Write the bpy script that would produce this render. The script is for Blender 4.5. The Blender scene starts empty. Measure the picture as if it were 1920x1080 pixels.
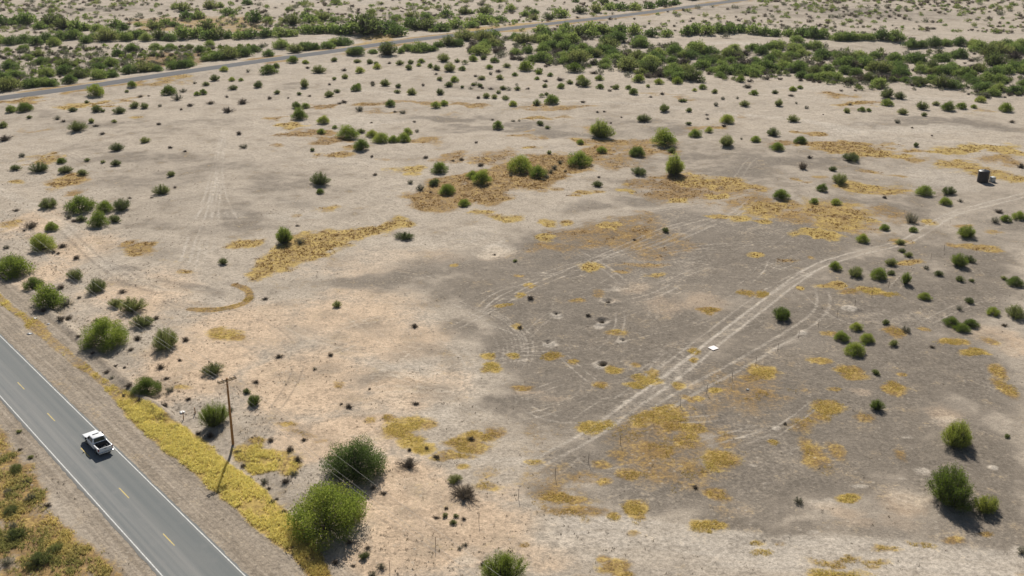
import bpy, bmesh, math, random
import numpy as np
from mathutils import Vector, Matrix

random.seed(7)
RNG = np.random.default_rng(11)
C = bpy.context.scene.collection
R = math.radians

# ------------------------------------------------------------------ camera
CAM_H = 70.0
PITCH = R(22.2)
HFOV = R(54.0)
FPX = 960 / math.tan(HFOV / 2)
cam_d = bpy.data.cameras.new('camera')
cam = bpy.data.objects.new('camera', cam_d)
C.objects.link(cam)
cam.location = (0, 0, CAM_H)
cam.rotation_euler = (math.pi / 2 - PITCH, 0, 0)
cam_d.angle = HFOV
cam_d.sensor_fit = 'HORIZONTAL'
cam_d.clip_end = 20000
cam_d.clip_start = 1
bpy.context.scene.camera = cam
SP, CP = math.sin(PITCH), math.cos(PITCH)


def gp(px, py, z=0.0):
    """ground point under a photo pixel (1920 x 1080)"""
    x = (px - 960) / FPX
    y = -(py - 540) / FPX
    dx, dy, dz = x, CP + y * SP, -SP + y * CP
    t = (CAM_H - z) / -dz
    return (dx * t, dy * t)


def gps(pts):
    return np.array([gp(*p) for p in pts])


def mpp(px, py):
    """metres per photo pixel across the view at that ground point"""
    x, y = gp(px, py)
    return (y * CP + CAM_H * SP) / FPX


# ------------------------------------------------------------------ noise
def _hash(ix, iy, seed):
    h = (ix.astype(np.int64) * 374761393 + iy.astype(np.int64) * 668265263 + seed * 974711) & 0xFFFFFFFF
    h = ((h ^ (h >> 13)) * 1274126177) & 0xFFFFFFFF
    h = h ^ (h >> 16)
    return (h & 0xFFFF) / 65535.0


def vnoise(x, y, seed=0):
    ix = np.floor(x); iy = np.floor(y)
    fx = x - ix; fy = y - iy
    fx = fx * fx * (3 - 2 * fx); fy = fy * fy * (3 - 2 * fy)
    a = _hash(ix, iy, seed); b = _hash(ix + 1, iy, seed)
    c = _hash(ix, iy + 1, seed); d = _hash(ix + 1, iy + 1, seed)
    return (a * (1 - fx) + b * fx) * (1 - fy) + (c * (1 - fx) + d * fx) * fy


def fbm(x, y, s, seed=0, oct=4):
    """0..1, s = size in metres of the largest lumps"""
    x = x / s; y = y / s
    t = 0; a = 1; n = 0
    for i in range(oct):
        t = t + a * vnoise(x, y, seed + i * 17); n += a
        a *= .5; x = x * 2.03 + 5.1; y = y * 2.03 + 1.7
    return t / n


def sstep(a, b, v):
    t = np.clip((v - a) / (b - a), 0, 1)
    return t * t * (3 - 2 * t)


# ------------------------------------------------------------------ the near road (world line)
_r = gps([(0, 628), (172, 800), (209, 837), (460, 1078)])
_l = gps([(0, 742), (60, 809), (303, 1078)])


def _dir(a):
    m = a.mean(0); u, s, v = np.linalg.svd(a - m); d = v[0]
    return d * np.sign(d[1])


RD = _dir(_r) + _dir(_l); RD = RD / np.linalg.norm(RD)      # along the road, away from the camera
RN = np.array([RD[1], -RD[0]])                               # to the right of the road
R_R = float((_r.mean(0)) @ RN)
R_L = float((_l.mean(0)) @ RN)
R_C = .5 * (R_R + R_L)
HALF = .5 * (R_R - R_L)
ROAD_ANG = math.atan2(RD[1], RD[0])

FAR_ROAD = gps([(-260, 222), (-120, 204), (0, 188), (160, 166), (320, 142), (480, 119), (640, 97), (720, 85), (850, 69), (1000, 50.5),
                (1150, 33.5), (1270, 18), (1390, 2), (1500, -14), (1700, -42)])


def polydist(X, Y, P):
    """distance to a polyline and the arc length parameter there"""
    best = np.full(X.shape, 1e9); arc = np.zeros(X.shape); s0 = 0
    for a, b in zip(P[:-1], P[1:]):
        d = b - a; L = np.hypot(*d)
        if L < 1e-6: continue
        t = np.clip(((X - a[0]) * d[0] + (Y - a[1]) * d[1]) / (L * L), 0, 1)
        q = np.hypot(X - a[0] - t * d[0], Y - a[1] - t * d[1])
        m = q < best
        best = np.where(m, q, best); arc = np.where(m, s0 + t * L, arc)
        s0 += L
    return best, arc


def smooth_line(P, n=6):
    """Catmull-Rom through points"""
    P = np.asarray(P, float); out = []
    for i in range(len(P) - 1):
        p0 = P[max(i - 1, 0)]; p1 = P[i]; p2 = P[i + 1]; p3 = P[min(i + 2, len(P) - 1)]
        for k in range(n):
            t = k / n
            out.append(.5 * ((2 * p1) + (-p0 + p2) * t + (2 * p0 - 5 * p1 + 4 * p2 - p3) * t * t + (-p0 + 3 * p1 - 3 * p2 + p3) * t ** 3))
    out.append(P[-1])
    return np.array(out)


FAR_ROAD_S = smooth_line(FAR_ROAD, 4)

# ------------------------------------------------------------------ ground masks
#PAINT_BEGIN
# patches of dry grass: (x, y, rx, ry, strength, tone)  tone 0 = brown, .5 = ochre, 1 = yellow
GRASS_SPOTS = [
    (265, 466, 24, 10, .8, .6), (240, 458, 14, 7, .6, .5), (118, 338, 40, 13, .9, .6), (80, 300, 32, 7, .7, .7), (145, 360, 25, 8, .7, .5),
    (30, 422, 22, 9, .6, .7), (95, 355, 18, 5, .5, .6), (345, 510, 18, 5, .6, .7), (30, 343, 12, 4, .7, .8),
    (610, 386, 28, 5, .6, .7), (555, 401, 10, 4, .5, .6), (760, 312, 32, 9, .8, .9), (765, 325, 18, 5, .6, .9), (535, 275, 24, 4, .6, .5), (715, 296, 14, 5, .4, .4),
    (640, 285, 28, 8, .8, .6), (800, 260, 36, 6, .7, .5), (850, 293, 46, 9, .6, .4), (905, 302, 40, 7, .6, .5), (740, 415, 22, 8, .8, .9), (757, 418, 16, 8, .8, .9),
    (900, 398, 26, 6, .8, .8), (957, 408, 30, 9, .9, .9), (925, 405, 25, 6, .5, .6), (1027, 416, 18, 9, .9, .9), (1065, 417, 14, 6, .8, .8),
    (1030, 446, 20, 8, .9, .9), (1140, 426, 28, 7, .8, .8), (1080, 440, 60, 14, .5, .3), (1210, 400, 22, 7, .5, .4), (1180, 345, 15, 4, .6, .7),
    (1090, 360, 20, 4, .7, .7), (1075, 367, 14, 4, .7, .7), (1120, 359, 14, 4, .7, .7), (1180, 358, 20, 3, .7, .9), (1040, 351, 16, 4, .6, .6),
    (1270, 376, 24, 7, .8, .9), (1110, 503, 24, 8, .9, .9), (1205, 500, 55, 8, .5, .5), (1230, 519, 22, 5, .7, .8), (1165, 510, 14, 4, .6, .6),
    (850, 498, 9, 4, .7, .8), (992, 536, 14, 4, .7, .8), (945, 574, 18, 4, .6, .7), (975, 555, 10, 6, .6, .8), (970, 518, 10, 3, .5, .6), (1085, 565, 14, 5, .6, .6),
    (1120, 550, 12, 8, .5, .5), (1160, 620, 22, 6, .6, .7), (990, 535, 12, 4, .7, .8), (973, 610, 12, 6, .7, .8), (966, 665, 14, 5, .9, .9),
    (915, 669, 16, 7, .9, .9), (925, 687, 26, 8, 1, .9), (1033, 666, 18, 9, .9, .6), (1073, 676, 12, 5, .6, .6), (1147, 692, 16, 8, .9, .8), (1193, 682, 10, 5, .6, .6),
    (1205, 712, 34, 11, 1, .85), (1220, 698, 14, 8, .8, .7), (1185, 722, 22, 7, .9, .8), (1122, 720, 14, 7, .7, .6), (1270, 722, 14, 9, .8, .8), (985, 723, 22, 7, .6, .5),
    (1110, 806, 34, 12, 1, .85), (1135, 800, 22, 9, .8, .85), (1215, 790, 48, 14, .8, .7), (1258, 776, 40, 16, .9, .75), (1290, 800, 40, 12, .8, .7), (1260, 800, 35, 12, .7, .5), (1300, 745, 25, 8, .6, .6), (1340, 730, 15, 6, .9, .8), (1310, 745, 14, 6, .8, .8),
    (1430, 698, 28, 14, .9, .75), (1410, 706, 26, 8, .7, .6), (1585, 690, 28, 10, 1, .7), (1592, 703, 26, 8, .9, .7), (1530, 672, 22, 6, .8, .75), (1562, 732, 14, 5, .7, .7),
    (1560, 768, 30, 13, .8, .7), (1545, 785, 30, 12, .7, .65), (1670, 730, 24, 16, .8, .65), (1690, 703, 10, 4, .6, .6), (1790, 648, 30, 9, .95, .7), (1825, 668, 32, 7, .9, .75), (1855, 642, 14, 8, .5, .6),
    (1875, 700, 18, 16, .7, .6), (1890, 730, 18, 20, .6, .6), (1510, 800, 40, 16, .6, .6), (1625, 785, 20, 10, .6, .6), (1520, 850, 20, 34, .7, .65), (1575, 850, 20, 20, .6, .6), (1690, 855, 12, 12, .5, .5),
    (1400, 545, 24, 8, .7, .6), (1430, 548, 14, 7, .9, .7), (1560, 545, 34, 7, 1, .75), (1595, 555, 24, 6, .7, .6), (1633, 551, 24, 8, .9, .85), (1670, 555, 24, 5, .6, .7), (1340, 584, 28, 6, .9, .55), (1500, 543, 8, 4, .8, .8),
    (1685, 630, 20, 9, .8, .55), (1735, 620, 14, 5, .6, .6), (1550, 627, 18, 4, .6, .7), (1300, 660, 12, 8, .8, .7), (1300, 676, 10, 5, .8, .7),
    (1700, 495, 26, 6, .7, .7), (1550, 442, 16, 8, .9, .95), (1800, 424, 22, 5, .7, .6), (1745, 418, 14, 7, .8, .9), (1840, 463, 40, 6, .7, .7), (1865, 470, 20, 6, .7, .7), (1790, 460, 16, 6, .6, .6), (1860, 434, 20, 4, .6, .7), (1420, 475, 18, 6, .9, .9), (1475, 488, 22, 5, .6, .6), (1517, 482, 8, 4, .6, .6),
    (1340, 403, 26, 5, .8, .8), (1385, 410, 20, 8, .9, .9), (1427, 418, 16, 6, .9, .9), (1680, 452, 20, 7, .6, .6),
    (1320, 345, 70, 14, .9, .75), (1370, 352, 45, 12, .8, .7), (1285, 350, 75, 26, .8, .3), (1230, 345, 50, 16, .6, .3), (1340, 362, 70, 16, .6, .4), (1410, 355, 24, 8, .7, .6), (1350, 368, 24, 6, .9, .9), (1300, 330, 40, 6, .6, .8), (1250, 368, 50, 14, .7, .3), (1500, 405, 70, 22, .6, .5), (1400, 385, 50, 14, .6, .4), (930, 300, 60, 14, .5, .4), (820, 380, 50, 14, .7, .4), (1150, 300, 60, 12, .6, .4), (1200, 275, 60, 8, .6, .45), (1060, 470, 60, 16, .45, .35), (1250, 470, 70, 16, .4, .35), (1140, 455, 60, 16, .5, .4), (1660, 405, 50, 16, .45, .4), (1620, 430, 40, 12, .5, .5),
    (1440, 398, 55, 16, .85, .75), (1480, 385, 30, 10, .7, .6), (1570, 400, 66, 24, .8, .7), (1580, 420, 60, 14, .8, .8), (1520, 436, 40, 7, 1, .95), (1600, 390, 34, 12, .7, .75),
    (1630, 352, 50, 10, .9, .8), (1660, 358, 36, 8, .8, .7), (1625, 322, 26, 4, .6, .6), (1674, 326, 16, 3, .6, .6), (1545, 333, 14, 4, .5, .6), (1495, 336, 14, 4, .6, .6), (1520, 342, 20, 3, .5, .6),
    (1540, 268, 60, 6, .9, .6), (1590, 278, 70, 7, .9, .65), (1660, 290, 50, 9, .95, .8), (1720, 296, 24, 5, .7, .6), (1640, 285, 40, 6, .9, .8), (1460, 268, 40, 5, .6, .4),
    (1780, 278, 50, 5, .9, .95), (1840, 274, 70, 7, .95, .95), (1890, 284, 40, 8, .9, .85), (1795, 308, 44, 8, .8, .8), (1850, 318, 50, 9, .8, .75), (1890, 330, 40, 7, .9, .9), (1860, 296, 50, 7, .6, .5), (1700, 275, 40, 4, .7, .6), (1900, 305, 30, 8, .6, .5),
    (1340, 240, 26, 6, .7, .6), (1300, 240, 26, 6, .5, .5), (1515, 246, 24, 4, .9, .6), (1375, 216, 20, 3, .4, .4),
    (1570, 177, 34, 5, .8, .5), (1610, 195, 36, 5, .9, .7), (1640, 196, 30, 4, .6, .5), (1840, 210, 30, 4, .5, .6), (1585, 196, 20, 4, .8, .7),
    (700, 196, 36, 5, .7, .5), (780, 192, 70, 4, .6, .45), (890, 195, 46, 4, .7, .5), (720, 208, 34, 3, .5, .4), (850, 211, 20, 3, .4, .5), (1030, 204, 70, 4, .6, .5), (1090, 202, 50, 4, .6, .5), (1020, 222, 34, 4, .85, .7), (1065, 217, 20, 3, .5, .6), (990, 245, 24, 3, .5, .5), (965, 257, 30, 5, .6, .5), (1015, 257, 12, 5, .5, .5), (1120, 240, 30, 5, .5, .5), (1085, 268, 20, 6, .8, .7), (990, 280, 20, 5, .8, .8), (1200, 265, 70, 7, .6, .5), (1140, 265, 60, 8, .7, .5), (1170, 285, 50, 8, .5, .3), (1250, 180, 40, 3, .5, .5), (1290, 186, 30, 4, .5, .4),
    (30, 193, 60, 4, .7, .6), (130, 203, 20, 4, .9, .9), (180, 196, 50, 4, .8, .8), (235, 186, 40, 4, .6, .5), (245, 220, 14, 3, .6, .8), (60, 243, 40, 4, .4, .5), (615, 197, 40, 4, .7, .4), (280, 155, 60, 4, .6, .6), (345, 146, 20, 4, .7, .7),
    (545, 240, 30, 6, .9, .85), (510, 228, 30, 3, .7, .6), (580, 252, 45, 7, .8, .4), (630, 262, 30, 7, .7, .35),
    (430, 628, 34, 12, 1, .85), (412, 620, 18, 8, .8, .8), (445, 634, 16, 7, .8, .6), (340, 727, 20, 5, .5, .8), (540, 800, 22, 7, .5, .6), (565, 812, 30, 6, .5, .5), (600, 826, 20, 4, .3, .4), (635, 725, 12, 7, .6, .5),
    (775, 795, 50, 18, .95, .95), (745, 812, 34, 18, .9, .85), (805, 795, 26, 14, .7, .6), (770, 830, 30, 16, .95, .95), (795, 845, 24, 12, .9, .95), (730, 785, 20, 8, .6, .6), (885, 832, 44, 16, .9, .7), (905, 815, 34, 10, .8, .7), (860, 855, 44, 10, .7, .7), (830, 862, 20, 8, .6, .7), (930, 810, 20, 10, .6, .5), (690, 790, 14, 8, .6, .7),
    (500, 866, 50, 20, .95, .95), (540, 876, 26, 20, .9, .8), (470, 850, 34, 12, .8, .85), (480, 832, 22, 8, .6, .6), (870, 878, 14, 7, .7, .8),
    (1000, 865, 20, 8, .7, .8), (920, 890, 34, 20, .4, .5), (920, 915, 26, 10, .6, .7), (1060, 930, 46, 14, .7, .6), (1090, 955, 40, 12, .7, .5), (1045, 960, 30, 12, .5, .4), (1190, 955, 26, 16, 1, .8), (1195, 975, 18, 16, .8, .7), (1145, 968, 14, 8, .9, .75), (1185, 1000, 14, 7, .6, .6), (1130, 900, 20, 10, .6, .6), (1090, 890, 34, 16, .5, .5), (1170, 888, 24, 12, .7, .6), (1120, 868, 24, 8, .6, .6), (1160, 850, 28, 14, .6, .6), (1240, 850, 40, 20, .6, .5), (1290, 830, 34, 14, .6, .55),
    (1330, 985, 36, 12, 1, .85), (1310, 992, 20, 8, .8, .8), (1350, 860, 34, 24, .85, .7), (1340, 870, 24, 16, .8, .85), (1345, 925, 30, 14, .7, .6), (1300, 880, 40, 14, .55, .5), (1360, 820, 26, 20, .5, .5), (1290, 817, 26, 10, .7, .7), (1450, 828, 12, 6, .6, .7),
    (1420, 1016, 14, 5, .8, .75), (1425, 1033, 28, 8, .9, .75), (1465, 1020, 12, 5, .6, .6), (1598, 937, 26, 7, .95, .9), (1540, 860, 22, 30, .5, .6), (1575, 1050, 50, 9, .8, .6), (1640, 1056, 30, 7, .8, .7), (1575, 1072, 60, 12, 1, .95), (1725, 1022, 30, 8, .8, .7), (1660, 1033, 26, 7, .8, .75), (1790, 1015, 20, 6, .5, .5), (1150, 1062, 30, 14, .9, .7), (1130, 1048, 14, 8, .8, .6), (1165, 1078, 22, 8, .9, .7), (985, 1025, 14, 5, .5, .5), (1850, 1002, 14, 5, .5, .5), (1910, 1075, 14, 5, .7, .7),
]
GRASS_POLYS = [
    ([(400, 462), (440, 447), (490, 440), (486, 452), (450, 466), (415, 470)], .95, .75),
    ([(455, 500), (490, 478), (520, 462), (545, 440), (610, 432), (690, 416), (745, 406), (742, 418), (690, 440), (655, 465), (600, 480), (555, 505), (520, 514), (475, 520)], .95, .8),
    ([(745, 365), (800, 340), (860, 328), (930, 310), (1000, 298), (1060, 285), (1110, 268), (1160, 272), (1125, 300), (1115, 322), (1060, 335), (1010, 356), (955, 372), (930, 382), (880, 378), (840, 400), (790, 398), (770, 378)], .85, .5),
    ([(1000, 800), (1080, 900), (1110, 985), (1010, 965), (960, 900)], .38, .45),
    ([(1110, 790), (1330, 740), (1400, 830), (1370, 960), (1230, 930), (1100, 880)], .40, .45),
    ([(1300, 690), (1480, 690), (1500, 760), (1320, 800)], .42, .35),
    ([(1020, 430), (1240, 400), (1290, 460), (1120, 480)], .5, .4),
    ([(230, 32), (470, 28), (520, 60), (260, 62)], .5, .6),
    ([(700, 62), (760, 70), (720, 90), (660, 92)], .6, .7), ([(860, 56), (1020, 40), (1060, 46), (880, 72)], .6, .7), ([(280, 100), (400, 98), (390, 125), (230, 130)], .6, .2),
]
VERGE = gps([(-60, 512), (0, 562), (60, 604), (130, 668), (200, 722), (280, 784), (340, 832), (400, 878), (455, 924), (520, 982), (570, 1030), (600, 1075), (640, 1130)])
LEFTW = gps([(-40, 820), (10, 880), (40, 940), (80, 1010), (140, 1070), (190, 1140)])
LEFTW2 = gps([(-160, 840), (-60, 900), (0, 980), (40, 1060), (90, 1130)])
# grey crust: (x, y, rx, ry, strength)
CRUST = [
    (700, 525, 95, 18, .5), (830, 500, 120, 24, .45), (870, 470, 60, 16, .3), (900, 545, 110, 26, .45), (1000, 500, 130, 40, .65), (1130, 470, 170, 50, .6), (1060, 575, 150, 42, .9), (1180, 560, 90, 40, .6), (860, 625, 55, 26, .55), (930, 650, 50, 40, .55), (1050, 640, 140, 60, .85), (1180, 650, 110, 50, .85), (1270, 600, 60, 30, .55), (1250, 690, 90, 40, .7), (1080, 720, 140, 34, .55), (1050, 760, 120, 34, .95), (1130, 760, 70, 24, .8), (950, 760, 60, 18, .5), (1180, 770, 70, 18, .6),
    (1330, 500, 150, 50, .65), (1450, 470, 120, 40, .7), (1300, 420, 120, 30, .6), (1500, 440, 100, 30, .5), (1560, 600, 120, 34, .85), (1680, 590, 110, 40, .8), (1640, 500, 80, 20, .5), (1450, 610, 60, 26, .5), (1800, 560, 110, 40, .7), (1850, 500, 80, 30, .6), (1500, 700, 130, 50, .85), (1700, 680, 140, 50, .75), (1440, 790, 120, 60, .75), (1600, 780, 110, 60, .75), (1850, 720, 80, 60, .65), (1380, 720, 70, 30, .7), (1430, 900, 130, 80, .65), (1560, 880, 100, 60, .6), (1700, 860, 90, 60, .6), (1850, 860, 80, 80, .65), (1880, 960, 60, 60, .5), (1850, 1020, 90, 30, .45), (1660, 1000, 90, 30, .35), (1250, 920, 110, 50, .7), (1200, 860, 110, 50, .75), (1050, 860, 70, 26, .55), (1380, 980, 70, 30, .55), (1230, 840, 90, 40, .7), (1480, 1000, 70, 20, .5),
    (1280, 780, 90, 30, .6), (1010, 920, 40, 20, .4), (1740, 760, 60, 40, .5), (1760, 900, 50, 40, .5),
    (450, 400, 90, 14, .6), (520, 345, 80, 20, .55), (430, 310, 90, 14, .45), (320, 335, 90, 14, .45), (200, 345, 80, 16, .45), (480, 420, 70, 10, .5), (400, 430, 60, 14, .35), (280, 420, 60, 16, .4), (300, 470, 40, 16, .35), (190, 485, 34, 14, .5), (150, 452, 30, 10, .5), (225, 508, 40, 10, .55), (275, 530, 50, 9, .5), (340, 540, 60, 8, .45), (100, 410, 40, 8, .4), (385, 545, 50, 12, .4), (600, 700, 60, 16, .35), (690, 720, 60, 16, .4), (760, 660, 60, 20, .4), (560, 620, 50, 14, .3), (820, 740, 60, 16, .4), (700, 620, 60, 14, .35), (250, 300, 90, 10, .4), (350, 300, 60, 8, .4), (560, 300, 70, 8, .3), (150, 280, 90, 10, .3), (650, 400, 60, 10, .3), (640, 330, 60, 10, .3), (650, 350, 60, 8, .25), (560, 380, 60, 8, .35),
    (840, 220, 120, 8, .5), (900, 240, 80, 8, .45), (1000, 235, 70, 8, .5), (1060, 250, 90, 8, .45), (1250, 240, 60, 8, .4), (1180, 225, 90, 7, .4), (1450, 300, 100, 14, .5), (1380, 320, 80, 14, .5), (1750, 230, 120, 10, .55), (1650, 240, 80, 6, .4), (1850, 240, 80, 8, .5), (1300, 290, 60, 10, .4), (1560, 300, 70, 6, .3), (1200, 380, 60, 10, .4), (1100, 390, 60, 10, .4), (1200, 340, 50, 8, .4), (1690, 400, 60, 14, .4), (1640, 380, 80, 10, .35), (1780, 480, 60, 14, .5), (1880, 420, 50, 14, .5),
    (200, 235, 130, 7, .5), (250, 250, 120, 6, .3), (560, 160, 50, 6, .5), (380, 235, 90, 5, .3), (90, 215, 60, 5, .4), (560, 215, 60, 6, .3), (700, 160, 60, 6, .3), (880, 165, 80, 8, .3), (430, 262, 90, 6, .3),
    (100, 20, 120, 12, .5), (250, 16, 100, 8, .4), (400, 100, 160, 12, .35), (100, 130, 120, 14, .4), (700, 25, 100, 12, .3), (1500, 20, 200, 14, .3), (1700, 30, 150, 16, .3),
]
CRUST_POLYS = [([(985, 430), (1150, 400), (1300, 380), (1480, 400), (1700, 430), (1960, 410), (1960, 1040), (1700, 1020), (1450, 990), (1200, 985), (1040, 960), (1000, 880), (960, 770), (955, 690), (960, 600), (970, 520)], .47, 12),
               ([(980, 230), (1300, 225), (1500, 250), (1960, 330), (1960, 420), (1700, 440), (1300, 390), (1050, 400), (1150, 330)], .30, 14),
               ([(130, 270), (420, 290), (700, 330), (720, 370), (560, 420), (400, 470), (280, 470), (160, 400)], .16, 12),
               ([(0, 205), (260, 215), (480, 215), (430, 260), (150, 265), (0, 260)], .15, 16),
               ([(640, 490), (900, 470), (1000, 480), (960, 560), (880, 600), (700, 560)], .22, 7)]
# warm tan ground
TAN = [
    (260, 560, 120, 60, .7), (150, 470, 80, 40, .7), (60, 420, 60, 30, .7), (350, 700, 130, 70, .9), (450, 620, 140, 60, .8), (560, 720, 140, 70, .9), (640, 600, 160, 50, .75), (720, 640, 130, 50, .75), (700, 560, 120, 30, .6), (640, 820, 150, 60, .95), (740, 930, 120, 70, 1), (830, 1000, 160, 80, 1), (680, 1050, 120, 50, .9), (940, 1000, 90, 50, .75), (1000, 1040, 80, 40, .6), (540, 500, 120, 24, .3), (760, 480, 140, 26, .45), (940, 480, 70, 18, .6), (690, 500, 90, 24, .5), (740, 740, 110, 40, .75), (830, 720, 90, 40, .5), (1000, 735, 40, 10, .8), (1040, 750, 30, 10, .6),
    (1190, 545, 50, 14, .8), (1230, 575, 50, 16, .8), (1300, 570, 70, 16, .7), (1340, 580, 60, 16, .7), (1880, 640, 60, 26, .9), (1760, 775, 44, 24, .95), (1780, 800, 30, 14, .7), (1580, 960, 60, 20, .6), (1620, 985, 50, 16, .6), (1710, 950, 50, 30, .75), (1700, 985, 60, 20, .5), (1390, 865, 30, 8, .4), (1600, 735, 26, 6, .8), (1610, 740, 20, 6, .7), (1395, 955, 20, 10, .5), (1840, 990, 20, 8, .5), (1150, 565, 16, 7, .6),
    (1080, 1010, 70, 20, .3), (130, 390, 60, 20, .35), (900, 970, 80, 40, .7), (90, 520, 60, 30, .7), (950, 930, 50, 25, .5),
]
# very pale bare spots
PALE = [
    (700, 225, 130, 12, .5), (560, 245, 120, 10, .4), (650, 300, 90, 14, .4), (900, 270, 60, 8, .3), (1700, 245, 200, 9, .6), (1750, 330, 110, 26, .55), (1560, 255, 120, 10, .4), (1820, 350, 70, 14, .5), (935, 470, 56, 17, .85), (880, 440, 70, 12, .4), (760, 450, 90, 14, .4), (600, 385, 90, 16, .3), (560, 400, 60, 10, .5), (430, 400, 60, 6, .4), (1050, 385, 80, 12, .3), (990, 355, 60, 10, .35), (870, 1050, 30, 14, .7), (880, 1035, 24, 10, .5), (250, 660, 60, 20, .3), (720, 480, 80, 20, .35), (760, 700, 70, 24, .45), (830, 780, 40, 30, .4), (900, 860, 50, 16, .5), (960, 860, 40, 14, .5), (720, 760, 60, 24, .4), (700, 840, 40, 30, .3),
    (1590, 580, 12, 4, .8), (1604, 583, 14, 5, 1), (1505, 625, 10, 4, .8), (1140, 568, 18, 7, .5), (1128, 606, 22, 5, .8), (1043, 592, 14, 5, .7), (1027, 644, 16, 7, .8), (1168, 637, 14, 6, .6), (1122, 684, 20, 8, .7), (1135, 545, 26, 4, .5), (980, 560, 24, 8, .3), (1330, 850, 14, 5, .5), (1620, 915, 22, 5, .6), (1545, 950, 34, 12, .7), (1560, 940, 18, 8, .6), (1527, 1000, 14, 5, .6), (1410, 872, 14, 4, .6), (1390, 862, 16, 5, .4), (1725, 885, 18, 10, .7), (1715, 940, 40, 24, .5), (1860, 878, 12, 5, .9), (1910, 905, 10, 4, .5), (1908, 1035, 20, 14, .8), (1770, 790, 34, 16, .5), (1880, 650, 40, 16, .4), (1440, 905, 14, 4, .4), (1690, 900, 10, 4, .5), (1700, 820, 14, 4, .6), (1452, 800, 10, 5, .7),
    (620, 0, 200, 7, .6), (640, 76, 50, 5, .9), (340, 83, 160, 3, .6), (680, 88, 40, 4, .5), (1380, 80, 80, 4, .8), (1100, 115, 40, 4, .4), (1230, 75, 30, 4, .5), (1040, 80, 30, 3, .6), (1500, 165, 100, 7, .5), (1750, 185, 120, 6, .5), (1250, 172, 90, 6, .4),
]
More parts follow.
